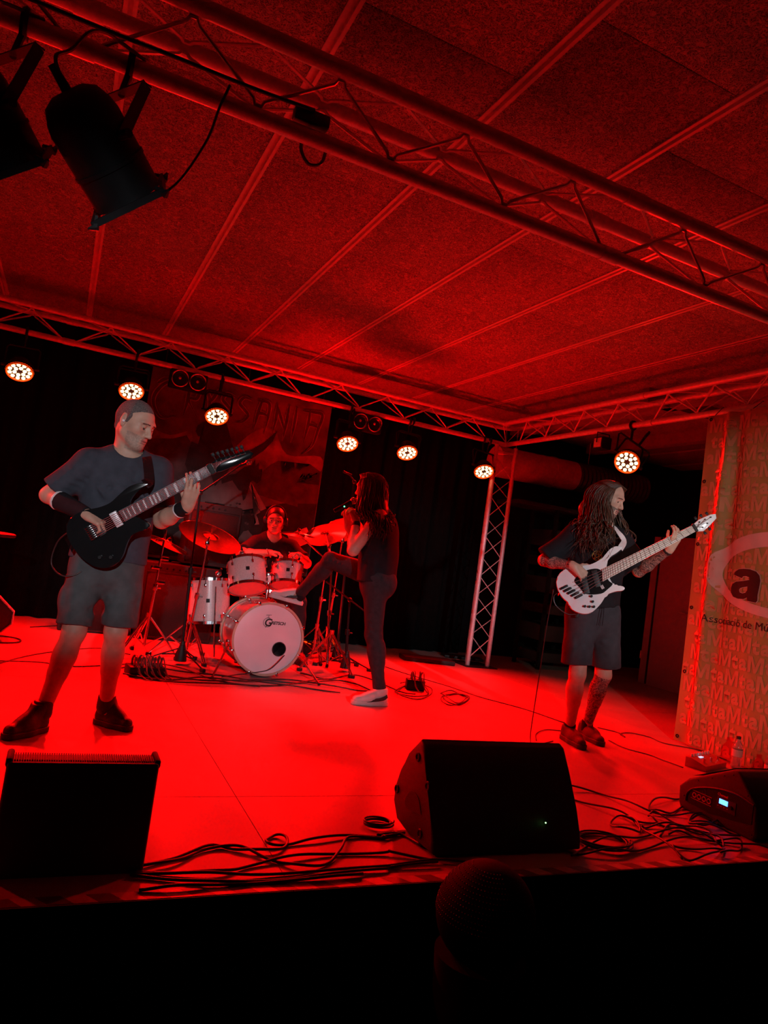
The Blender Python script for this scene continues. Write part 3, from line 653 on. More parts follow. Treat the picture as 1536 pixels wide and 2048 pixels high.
# ---- guitarist
def guitarist():
    T = thing('person', 'person in faded black t-shirt and grey cargo shorts playing a black guitar', 'person', (0.2, 3.96, 0))
    hd = Head((0.268, 3.935, 1.592), (0.70, -0.62, -0.30), (0.05, 0, 1), 1.02)
    nk = A3(0.262, 3.975, 1.43); shR, shL = A3(0.078, 3.955, 1.352), A3(0.43, 3.995, 1.372)
    elR, wrR = A3(-0.078, 3.99, 1.158), A3(0.112, 3.79, 1.086); elL, wrL = A3(0.478, 3.90, 1.112), A3(0.566, 3.685, 1.205)
    hpR, hpL = A3(0.172, 3.975, 0.91), A3(0.338, 3.985, 0.91); knR, knL = A3(0.146, 3.905, 0.495), A3(0.346, 3.94, 0.51); anR, anL = A3(0.064, 3.88, 0.095), A3(0.366, 4.035, 0.1)
    bk = A3(0.0, 1, 0); S = Sdf(); Z = []
    hd.add(S, nk, 0.055); S.cone(nk, A3(0.256, 3.98, 1.25), 0.06, 0.13, 0.05, (A3(0, 1, 0), 0.7)); S.cone(A3(0.256, 3.98, 1.28), A3(0.256, 3.975, 0.93), 0.145, 0.14, 0.05, (A3(0, 1, 0), 0.65))
    for a in (shR, shL): S.cone(nk + A3(0, 0.01, -0.04), a, 0.05, 0.058, 0.04)
    arm(S, shR, elR, wrR); arm(S, shL, elL, wrL); leg(S, hpR, knR, anR, bk); leg(S, hpL, knL, anL, bk)
    S.cone(anR, anR + A3(-0.03, -0.03, -0.045), 0.03, 0.024, 0.02); S.cone(anL, anL + A3(0.03, -0.025, -0.045), 0.03, 0.024, 0.02)
    hand(S, wrR, (0.86, -0.42, -0.3), (-0.1, 0.55, -0.82), -1, [(38, 55, 35), (45, 55, 35), (52, 58, 35), (55, 58, 35)], Z, thumb_dir=(0.95, 0.05, -0.1))
    hand(S, wrL, (0.02, -0.42, 0.9), (-0.15, 0.9, 0.42), -1, [(12, 38, 22), (15, 40, 24), (18, 42, 26), (22, 42, 26)], Z, thumb_dir=(-0.35, 0.35, 0.85))
    Z.append(hd.zone())
    def slot(P): return hd.slots(P, np.zeros(len(P), int))
    sdf_obj('body', S, 0.006, [MT['skin'], MT['brow'], MT['lip'], MT['eye'], MT['stubble']], T, Z, slot)
    # cropped grey hair: cap over the cranium with a receding hairline
    H = Sdf(); w = hd.w; H.ell(w(-0.014, 0, 0.037), (0.1035, 0.0795, 0.0905), hd.ax, 0.01); H.cone(w(-0.06, 0, 0.0), w(-0.07, 0, -0.04), 0.052, 0.034, 0.03)
    for q in (-1, 1): H.cone(w(0.012, q * 0.078, 0.03), w(0.008, q * 0.078, 0.0), 0.01, 0.007, 0.01)
    H.cut(w(0.078, 0, 0.083), hd.f * 0.8 - hd.u * 0.6); H.cut(w(-0.03, 0, -0.04), hd.f * 0.45 - hd.u * 0.9)
    sdf_obj('hair', H, 0.004, MT['greyhair'], T)
    MB().sphere(tuple(hd.w(0.0, 0.088, -0.005) - A3(0.2, 3.96, 0)), 0.008).build('earpiece', MT['white'], T)
    # t-shirt
    C = Sdf(); fl = (A3(0.0, 1, 0), 0.66)
    C.cone((0.256, 3.975, 1.29), (0.256, 3.975, 1.1), 0.178, 0.172, 0.05, fl); C.cone((0.256, 3.975, 1.1), (0.256, 3.975, 0.868), 0.172, 0.192, 0.05, fl, cap=(0, 1))
    C.cone((0.256, 3.98, 1.36), (0.256, 3.975, 1.25), 0.12, 0.17, 0.05, fl)
    for sh, el, q in ((shR, elR, 0.86), (shL, elL, 0.8)):
        C.cone(nk + A3(0, 0.008, -0.045), sh, 0.055, 0.068, 0.05); C.cone(sh, sh + (el - sh) * q, 0.072, 0.078, 0.04, cap=(0, 1))
    C.cone(nk + A3(0.004, -0.02, -0.03), nk + A3(0.0, -0.045, 0.1), 0.062, 0.085, 0.012, sub=True)
    g = np.random.default_rng(3)
    for k in range(16):
        z = g.uniform(0.9, 1.3); x = g.uniform(0.1, 0.42); dx = g.uniform(-0.12, 0.12); C.fold.append(((x, 3.85, z), (x + dx, 3.85, z + g.uniform(-0.1, 0.1)), g.choice([-1, 1]) * 0.013, 0.014))
    for k in range(5): C.fold.append((shR + (elR - shR) * (0.2 + 0.15 * k) + A3(-0.07, -0.05, 0.0), shR + (elR - shR) * (0.2 + 0.15 * k) + A3(0.06, -0.06, -0.05), -0.007, 0.014))
    C.fold.append(((0.08, 3.86, 1.27), (0.2, 3.84, 1.12), -0.009, 0.02)); C.fold.append(((0.43, 3.88, 1.27), (0.33, 3.85, 1.13), -0.009, 0.02)); C.wob = (0.004, 26, 4)
    o = sdf_obj('t_shirt', C, 0.006, MT['tee'], T); o['label'] = 'faded black crew-neck t-shirt'
    # cargo shorts
    C = Sdf(); C.cone((0.255, 3.98, 0.97), (0.255, 3.98, 0.84), 0.165, 0.178, 0.05, (A3(0, 1, 0), 0.72))
    for hp, kn, q in ((hpR, knR, -1), (hpL, knL, 1)):
        e = hp + (kn - hp) * 0.93; C.cone(hp + A3(0.005 * q, 0, -0.02), e + A3(0.006 * q, 0, 0), 0.094, 0.089, 0.025, cap=(0, 1))
        md = hp + (kn - hp) * 0.62 + A3(0.09 * q, 0.01, 0)
        C.ell(md, (0.022, 0.06, 0.08), None, 0.012)
        for k in range(7):
            t = g.uniform(0.3, 0.9); p = hp + (kn - hp) * t; C.fold.append((p + A3(-0.09, -0.06, g.uniform(-0.04, 0.04)), p + A3(0.09, -0.06, g.uniform(-0.04, 0.04)), g.choice([-1, 1]) * 0.006, 0.015))
    C.fold.append(((0.25, 3.84, 0.9), (0.25, 3.86, 0.72), -0.012, 0.016)); C.cone((0.246, 3.8, 0.62), (0.246, 4.15, 0.62), 0.028, 0.028, 0.02, sub=True); C.wob = (0.006, 26, 9)
    o = sdf_obj('cargo_shorts', C, 0.006, MT['shorts'], T); o['label'] = 'grey green knee-length cargo shorts'
    # arm sleeve with white edge (right), wristband (left)
    def band(a, b, r0, r1, matl, nm):
        B = Sdf(); B.cone(a, b, r0, r1, 0.01, cap=(1, 1)); return sdf_obj(nm, B, 0.004, matl, T, smooth=2)
    d = wrR - elR; band(elR + d * 0.3, elR + d * 0.98, 0.05, 0.036, MT['tee2'], 'arm_sleeve'); band(elR + d * 0.25, elR + d * 0.31, 0.051, 0.051, MT['white'], 'sleeve_edge')
    d = wrL - elL; band(elL + d * 0.7, elL + d * 0.98, 0.04, 0.037, MT['tee2'], 'wristband'); band(elL + d * 0.66, elL + d * 0.72, 0.041, 0.041, MT['white'], 'wristband_edge')
    shoe(T, (0.088, 3.915, 0.0), (-0.085, 3.715, 0.0), 0, anR, 'boot'); shoe(T, (0.338, 4.085, 0.0), (0.505, 3.93, 0.0), 0, anL, 'boot')
    for an in (anR, anL):
        B = Sdf(); B.cone(an + A3(0, 0, 0.0), an + A3(0, 0, 0.06), 0.047, 0.045, 0.01, cap=(0, 1)); sdf_obj('boot_collar', B, 0.005, MT['boot'], T)
    return T
guitarist()

MT['gblack'] = mat('gloss_black_lacquer', (0.01, 0.01, 0.011), 0.12, 0, 0.1, coat=0.6)
MT['gwhite'] = mat('gloss_white_lacquer', (0.78, 0.76, 0.78), 0.2, 0, 0.03, coat=0.4)
MT['ebony'] = mat('grey_rosewood', (0.10, 0.1, 0.11), 0.4, 0, 0.3, 60)
MT['maple'] = mat('pale_maple', (0.72, 0.62, 0.56), 0.4, 0, 0.1, 30)
MT['steel'] = mat('string_steel', (0.7, 0.7, 0.72), 0.3, 0.9, 0.05)
MT['darkwire'] = mat('dark_nickel', (0.25, 0.22, 0.22), 0.35, 0.8, 0.1)
def stringed(name, label, M, out, th, neck, nstr, frets, fan, mats, head, tuners, pickups, bridge, extra):
    """neck: (x0, x1, half0, half1, yc0, yc1); all local, x to the headstock, z out of the front"""
    body_m, fb_m, head_m, fret_m = mats
    T = thing(name, label, 'guitar', M)
    MB().prism([p[:2] for p in crom([(a, b, 0) for a, b in out], 4, True)], -th, 0, None, 0.011, 3).build('body', body_m, T)
    x0, x1, h0, h1, y0, y1 = neck; X = lambda t: x0 + (x1 - x0) * t; Yc = lambda t: y0 + (y1 - y0) * t; Hw = lambda t: h0 + (h1 - h0) * t
    fx = lambda v, lo=0: fan * v    # fanned frets lean by v in -1..1
    MB().prism([(X(0) + fx(-1), Yc(0) - Hw(0)), (X(1) - fx(-1) * .35, Yc(1) - Hw(1)), (X(1) - fx(1) * .35, Yc(1) + Hw(1)), (X(0) + fx(1), Yc(0) + Hw(0))], 0.004, 0.011, None, 0.0015).build('fretboard', fb_m, T)
    nb = MB(); n = 10
    def nk(u, v):
        a = pi * v; t = u; return (X(-0.12 + 1.12 * t), Yc(t) + Hw(t) * 0.96 * math.cos(a), 0.004 - 0.02 * math.sin(a) - (0.006 * (1 - t)))
    nb.grid(nk, 6, n).build('neck', head_m if name == 'bass_guitar' else body_m, T)
    L = (x1 - x0) / (1 - 2 ** (-frets / 12)); fm = None
    for k in range(1, frets + 1):
        t = 1 - (L * (1 - 2 ** (-k / 12))) / (x1 - x0); lean = fan * (1 - 1.35 * t) * 1.0
        MB().tube([(X(t) - lean, Yc(t) - Hw(t) * 0.97, 0.0115), (X(t), Yc(t), 0.0122), (X(t) + lean, Yc(t) + Hw(t) * 0.97, 0.0115)], 0.0014, 5).build('fret', fret_m, T)
    hz = MB().prism([p[:2] for p in head], -0.012, 0.004, None, 0.003).build('headstock', head_m, T)
    for tx, ty, s in tuners:
        q = MB().cyl((tx, ty, 0.0), (tx, ty, 0.013), 0.0045, n=10); q.cyl((tx, ty, -0.02), (tx, ty, -0.012), 0.009, n=10)
        q.cyl((tx, ty, -0.017), (tx, ty + s * 0.032, -0.017), 0.003, n=6); q.box((tx, ty + s * 0.038, -0.017), (0.018, 0.02, 0.007), bev=0.003); q.build('tuner', MT['blackmetal'] if name != 'x' else 0, T)
    bx = bridge[0]
    for k in range(nstr):
        v = (k / (nstr - 1) * 2 - 1); tx, ty, s = tuners[k % len(tuners)]
        MB().tube([(bx[0] + bx[2] * v, bx[1] + bridge[1] * v, 0.016), (X(0) , Yc(0) + Hw(0) * 0.8 * v, 0.0155), (X(1), Yc(1) + Hw(1) * 0.8 * v, 0.0135), (tx, ty, 0.008)], 0.0011 if nstr > 5 else 0.0014, 5).build('string', MT['steel'], T)
    for c, sx, sy, rot, m in pickups:
        MB().box((0, 0, 0.004), (sx, sy, 0.012), Matrix.Translation((c[0], c[1], 0)) @ Matrix.Rotation(rot, 4, 'Z'), bev=0.003).build('pickup', m, T)
    extra(T); return T
GN, GT = Vector((0.269, 3.73, 1.105)), Vector((0.652, 3.62, 1.413))
GM = frame(GN, GT - GN, (-0.1, -0.98, 0.02))
g_out = [(-0.275, -0.03), (-0.268, 0.05), (-0.225, 0.105), (-0.15, 0.112), (-0.08, 0.092), (-0.02, 0.085), (0.04, 0.1), (0.1, 0.112), (0.16, 0.1), (0.185, 0.078), (0.15, 0.078), (0.09, 0.062), (0.06, 0.038), (0.05, 0.0), (0.055, -0.04), (0.08, -0.07), (0.09, -0.105), (0.06, -0.112), (0.0, -0.1), (-0.05, -0.13), (-0.1, -0.175), (-0.16, -0.195), (-0.225, -0.165), (-0.262, -0.1)]
def g_extra(T):
    MB().box((-0.165, 0, 0.006), (0.045, 0.075, 0.012), bev=0.003).build('bridge', MT['blackmetal'], T)
    for k in range(7): MB().box((-0.165, -0.03 + 0.01 * k, 0.013), (0.03, 0.0075, 0.008), bev=0.001).build('saddle', MT['chrome'], T)
    for k, (a, b) in enumerate(((-0.19, -0.125), (-0.145, -0.15))): MB().cyl((a, b, 0), (a, b, 0.016), 0.0095, 0.0085, 14).build('knob', MT['blackmetal'], T)
    L = 0.503 / (1 - 2 ** -2.0)
    for k in (1, 3, 5, 7, 9, 11, 12, 13, 15, 17, 19, 21, 23):
        xa = 0.503 - L * (1 - 2 ** (-(k - 1) / 12)); xb = 0.503 - L * (1 - 2 ** (-k / 12)); c = (xa + xb) / 2; w = abs(xa - xb) * 0.32
        MB().prism([(c - w, -0.021), (c + w * 0.4, -0.021), (c + w, 0.021), (c - w * 0.4, 0.021)], 0.0105, 0.0116).build('inlay', MT['white'], T)
    MB().box((0.487, 0, 0.004), (0.026, 0.058, 0.034), bev=0.006).build('string_damper', MT['rubber'], T)
    inv = GM.inverted()
    P = [GM @ Vector((0.165, 0.088, -0.02)), Vector((0.372, 3.81, 1.30)), Vector((0.365, 3.845, 1.36)), Vector((0.352, 3.905, 1.425)), Vector((0.345, 3.98, 1.448)), Vector((0.335, 4.06, 1.42)), Vector((0.27, 4.125, 1.25)), Vector((0.13, 4.12, 1.08)), Vector((0.03, 3.98, 1.0)), GM @ Vector((-0.275, -0.03, -0.02))]
    N = [(0, -1, .1), (0, -1, .2), (0, -.8, .6), (0, -.5, .9), (0, 0, 1), (0, .6, .8), (0, 1, .2), (-.4, .9, 0), (-1, 0, 0), (-.7, -.7, 0)]
    strap('strap', crom(P, 6), 0.05, crom(N, 6), MT['gblack'], T, inv)
stringed('electric_guitar', 'black seven-string electric guitar with white inlays held by the t-shirted guitarist', GM, g_out, 0.042, (0, 0.503, 0.031, 0.025, 0, 0), 7, 24, 0.0,
         (MT['gblack'], MT['ebony'], MT['gblack'], MT['steel']), [(0.5, 0.026), (0.54, 0.034), (0.62, 0.012), (0.70, -0.004), (0.712, -0.03), (0.69, -0.046), (0.62, -0.042), (0.535, -0.036), (0.5, -0.026)],
         [(0.53 + 0.024 * k, 0.022 - 0.0055 * k, 1) for k in range(7)], [((-0.032, 0), 0.036, 0.078, 0, MT['alu']), ((-0.125, 0), 0.036, 0.078, 0.08, MT['blackplastic'])], ((-0.165, 0, 0), 0.03), g_extra)

# ---- bassist
BN, BT = Vector((3.305, 3.74, 1.194)), Vector((3.813, 3.46, 1.594))
BM = frame(BN, BT - BN, (-0.45, -0.85, 0.25))
def bassist():
    T = thing('person', 'long-haired person in black t-shirt and dark shorts playing a white bass', 'person', (3.5, 3.98, 0))
    hd = Head((3.448, 3.915, 1.725), (0.42, -0.88, -0.32), (0.12, 0, 1), 1.03)
    nk = A3(3.462, 3.955, 1.53); shR, shL = A3(3.262, 3.995, 1.435), A3(3.625, 3.93, 1.46)
    elR, wrR = A3(3.075, 4.06, 1.23), A3(3.15, 3.825, 1.212); elL, wrL = A3(3.712, 3.82, 1.25), A3(3.708, 3.56, 1.42)
    hpR, hpL = A3(3.40, 3.985, 0.96), A3(3.58, 3.965, 0.965); knR, knL = A3(3.402, 3.955, 0.48), A3(3.655, 3.98, 0.485); anR, anL = A3(3.455, 4.03, 0.095), A3(3.685, 4.115, 0.1)
    F = nrmz((-0.2, -1, 0)); bk = -F; S = Sdf(); Z = []
    hd.add(S, nk, 0.056); S.cone(nk, A3(3.462, 3.985, 1.33), 0.06, 0.13, 0.05, (F, 0.7)); S.cone(A3(3.46, 3.985, 1.35), A3(3.49, 3.98, 0.98), 0.14, 0.14, 0.05, (F, 0.65))
    for a in (shR, shL): S.cone(nk + A3(0, 0.01, -0.04), a, 0.05, 0.058, 0.04)
    arm(S, shR, elR, wrR, 0.97); arm(S, shL, elL, wrL, 0.97); leg(S, hpR, knR, anR, bk); leg(S, hpL, knL, anL, bk)
    S.cone(anR, anR + A3(-0.01, -0.04, -0.045), 0.03, 0.024, 0.02); S.cone(anL, anL + A3(-0.01, -0.04, -0.045), 0.03, 0.024, 0.02)
    hand(S, wrR, (0.62, -0.38, -0.5), (0.35, 0.75, -0.55), -1, [(35, 42, 28), (42, 45, 28), (50, 48, 30), (55, 50, 30)], Z, thumb_dir=(0.75, 0.1, 0.35))
    nd = nrmz(np.array(BT - BN)); bz = np.array(BM.to_3x3() @ Vector((0, 0, 1)))
    hand(S, wrL, (-0.02, -0.5, 0.86), (0.1, 0.75, 0.55), -1, [(15, 45, 25), (18, 48, 28), (20, 48, 28), (25, 48, 28)], Z, thumb_dir=(-0.1, 0.3, 0.95))
    Z.append(hd.zone())
    def slot(P):
        sl = hd.slots(P, np.zeros(len(P), int))
        for a, b, c in ((elR, wrR, 1.0), (elL, wrL, 1.0), (shL, elL, 1.0), (knL, anL, 1.0)):
            d = b - a; t = ((P - a) @ d) / (d @ d); q = np.linalg.norm(P - a - np.clip(t, 0, 1)[:, None] * d, axis=1); sl[(t > 0.0) & (t < 0.93) & (q < 0.085)] = 5
        return sl
    sdf_obj('body', S, 0.006, [MT['skin'], MT['brow'], MT['lip'], MT['eye'], MT['beard'], MT['tattoo']], T, Z, slot)
    H = Sdf(); w = hd.w; H.ell(w(-0.022, 0, 0.04), (0.104, 0.085, 0.089), hd.ax, 0.02); H.cone(w(-0.06, 0, 0.02), w(-0.09, 0, -0.12), 0.075, 0.075, 0.03)
    H.cut(w(0.052, 0, 0.075), hd.f * 0.9 - hd.u * 0.42)
    sdf_obj('scalp_hair', H, 0.005, MT['brownhair'], T)
    strands('hair', MT['brownhair'], T, hd, 1000, 0.40, 56, 0.015, 1.0, 0.0, 11, rad=0.003)
    # loose t-shirt with wide sleeves
    C = Sdf(); fl = (F, 0.66); c0 = A3(3.462, 3.98, 0)
    C.cone(c0 + A3(0, 0, 1.37), c0 + A3(0.01, 0, 1.18), 0.18, 0.182, 0.05, fl); C.cone(c0 + A3(0.01, 0, 1.18), c0 + A3(0.03, 0, 0.965), 0.182, 0.192, 0.05, fl, cap=(0, 1)); C.cone(c0 + A3(0, 0, 1.44), c0 + A3(0, 0, 1.33), 0.125, 0.17, 0.05, fl)
    for sh, el in ((shR, elR), (shL, elL)):
        C.cone(nk + A3(0, 0.008, -0.045), sh, 0.055, 0.068, 0.05); C.cone(sh, sh + (el - sh) * 0.93, 0.075, 0.088, 0.04, cap=(0, 1))
    C.cone(nk + A3(-0.004, -0.02, -0.03), nk + A3(-0.01, -0.045, 0.1), 0.062, 0.085, 0.012, sub=True); g = np.random.default_rng(5)
    for k in range(14):
        z = g.uniform(1.0, 1.38); x = g.uniform(3.32, 3.6); C.fold.append(((x, 3.86, z), (x + g.uniform(-0.1, 0.1), 3.85, z + g.uniform(-0.12, 0.12)), g.choice([-1, 1]) * 0.007, 0.018))
    C.wob = (0.004, 24, 14)
    tee = sdf_obj('t_shirt', C, 0.006, MT['tee2'], T); tee['label'] = 'black t-shirt with a small gold star print'
    # printed gold pentagram on the chest, drawn as thin raised lines hugging the cloth
    gold = mat('gold_print', (0.6, 0.42, 0.1), 0.5)
    ctr = A3(3.372, 3.872, 1.313); n_ = nrmz((-0.42, -0.9, 0.08)); rx = nrmz(np.cross((0, 0, 1), -n_)); ry = np.cross(-n_, -rx) * 1.0; ry = A3(0, 0, 1); rx = nrmz(np.cross(n_, ry)) * -1
    o3 = A3(3.5, 3.98, 0); m = MB(); R5 = 0.033
    pr = lambda a, r=R5: tuple(ctr + rx * r * math.cos(a) + ry * r * math.sin(a) - o3)
    m.tube([pr(2 * pi * k / 28) for k in range(28)], 0.0022, 5, True); st = [pr(pi / 2 + 4 * pi * k / 5) for k in range(5)]
    for k in range(5): m.tube([st[k], st[(k + 1) % 5]], 0.0018, 5)
    q = m.build('chest_print', gold, T); q['label'] = 'gold five-pointed star in a circle'
    C = Sdf(); C.cone((3.49, 3.985, 1.02), (3.49, 3.98, 0.9), 0.165, 0.18, 0.05, (F, 0.72))
    for hp, kn, q in ((hpR, knR, -1), (hpL, knL, 1)):
        e = hp + (kn - hp) * 0.86; C.cone(hp + A3(0.01 * q, 0, -0.02), e + A3(0.012 * q, 0, 0), 0.105, 0.108, 0.04, cap=(0, 1))
        C.ell(hp + (kn - hp) * 0.6 + A3(0.105 * q, 0.0, 0), (0.02, 0.06, 0.08), None, 0.012)
        for k in range(7):
            t = g.uniform(0.2, 0.8); p = hp + (kn - hp) * t; C.fold.append((p + A3(-0.09, -0.07, g.uniform(-0.05, 0.05)), p + A3(0.09, -0.07, g.uniform(-0.05, 0.05)), g.choice([-1, 1]) * 0.006, 0.015))
    C.fold.append(((3.47, 3.85, 0.95), (3.48, 3.87, 0.76), -0.012, 0.016)); C.wob = (0.005, 22, 19)
    o = sdf_obj('shorts', C, 0.006, MT['shorts2'], T); o['label'] = 'dark knee-length cargo shorts'
    for sx in (-0.008, 0.008): MB().tube(crom([(3.455 + sx - 3.5, 3.842 - 3.98, 0.965), (3.45 + sx * 1.6 - 3.5, 3.838 - 3.98, 0.91), (3.452 + sx * 2 - 3.5, 3.845 - 3.98, 0.84)], 4), 0.0025, 5).build('drawstring', MT['tee2'], T)
    B = Sdf(); d = wrL - elL; B.cone(elL + d * 0.9, elL + d * 0.97, 0.035, 0.034, 0.01, cap=(1, 1)); sdf_obj('bracelet', B, 0.004, MT['rubber'], T)
    shoe(T, (3.468, 4.105, 0), (3.405, 3.79, 0), 0, anR, 'runner'); shoe(T, (3.70, 4.205, 0), (3.66, 3.89, 0), 0, anL, 'runner')
    for an in (anR, anL):
        B = Sdf(); B.cone(an + A3(0, 0, -0.03), an + A3(0, 0, 0.03), 0.043, 0.041, 0.01, cap=(0, 1)); sdf_obj('sock', B, 0.005, MT['tee2'], T)
    B = MB().box((0, 0, 0), (0.06, 0.025, 0.1), Matrix.Translation((3.31 - 3.5, 3.93 - 3.98, 0.92)) @ Matrix.Rotation(0.9, 4, 'Z'), bev=0.005); B.build('belt_pack', MT['blackplastic'], T)
    return T
bassist()
b_out = [(0.215, 0.088), (0.19, 0.111), (0.14, 0.115), (0.09, 0.096), (0.047, 0.081), (-0.036, 0.082), (-0.134, 0.118), (-0.22, 0.125), (-0.275, 0.092), (-0.3, 0.03), (-0.3, -0.032), (-0.28, -0.087), (-0.286, -0.117), (-0.265, -0.158), (-0.225, -0.192), (-0.175, -0.203), (-0.1, -0.18), (-0.038, -0.147), (0.023, -0.15), (0.072, -0.166), (0.091, -0.154), (0.074, -0.134), (0.046, -0.116), (0.034, -0.085), (0.04, -0.03), (0.056, 0.03), (0.111, 0.066), (0.165, 0.074)]
def b_extra(T):
    ir = MT['gblack']
    MB().prism([p[:2] for p in crom([(-0.175, 0.035, 0), (-0.09, 0.058, 0), (-0.005, 0.035, 0), (0.02, -0.02, 0), (0.022, -0.07, 0), (0.032, -0.1, 0), (-0.015, -0.116, 0), (-0.068, -0.122, 0), (-0.152, -0.082, 0), (-0.17, -0.02, 0)], 4, True)], -0.002, 0.0025).build('pickguard', ir, T)
    for k in range(5):
        v = k / 2 - 1; MB().box((-0.232 - 0.014 * (2 - k), -0.027 - 0.024 * (k - 2), 0.007), (0.055, 0.014, 0.013), bev=0.002).build('bridge_saddle', MT['blackmetal'], T)
    for a, b in ((-0.13, -0.11), (-0.14, -0.145), (-0.2, -0.15), (-0.175, -0.165), (-0.15, -0.178)): MB().cyl((a, b, 0), (a, b, 0.018), 0.0085, 0.0075, 14).build('knob', MT['blackmetal'], T)
    MB().box((0.688, -0.008, 0.006), (0.02, 0.06, 0.03), bev=0.006).build('string_damper', MT['rubber'], T)
    for k in range(3): MB().box((-0.045 + 0.007 * k - 0.0, -0.088, 0.0105), (0.004, 0.026, 0.001)).build('pickup_mark', MT['white'], T)
    inv = BM.inverted()
    P = [BM @ Vector((0.2, 0.09, -0.015)), Vector((3.525, 3.80, 1.44)), Vector((3.505, 3.845, 1.50)), Vector((3.505, 3.93, 1.55)), Vector((3.515, 4.02, 1.52)), Vector((3.50, 4.115, 1.35)), Vector((3.35, 4.14, 1.2)), Vector((3.22, 4.03, 1.1)), BM @ Vector((-0.3, -0.0, -0.02))]
    N = [(-.4, -1, .1), (-.2, -1, .3), (0, -.7, .7), (0, -.2, 1), (0, .4, .9), (0, 1, .2), (-.3, 1, 0), (-1, .4, 0), (-1, -.2, 0)]
    strap('strap', crom(P, 6), 0.045, crom(N, 6), MT['white'], T, inv)
    MB().tube(crom([(-0.3, 0.01, -0.02), (-0.345, 0.0, -0.03), (-0.36, -0.06, -0.04), (-0.32, -0.14, -0.05), (-0.26, -0.17, -0.06)], 6), 0.0035, 6).build('lead', MT['cable'], T)
stringed('bass_guitar', 'glossy white five-string bass guitar with maple neck and slanted frets', BM, b_out, 0.04, (0, 0.69, 0.037, 0.023, -0.02, -0.008), 5, 24, 0.018,
         (MT['gwhite'], MT['maple'], MT['gwhite'], MT['darkwire']), [(0.685, 0.016), (0.745, 0.03), (0.825, 0.026), (0.857, 0.014), (0.845, -0.014), (0.786, -0.035), (0.727, -0.052), (0.69, -0.036)],
         [(0.735, 0.012, 1), (0.775, 0.012, 1), (0.815, 0.008, 1), (0.735, -0.028, -1), (0.775, -0.018, -1)],
         [((-0.045, -0.02), 0.04, 0.115, -0.25, MT['blackplastic']), ((-0.13, -0.028), 0.04, 0.115, -0.3, MT['blackplastic'])], ((-0.205, -0.027, 0.02), 0.048), b_extra)

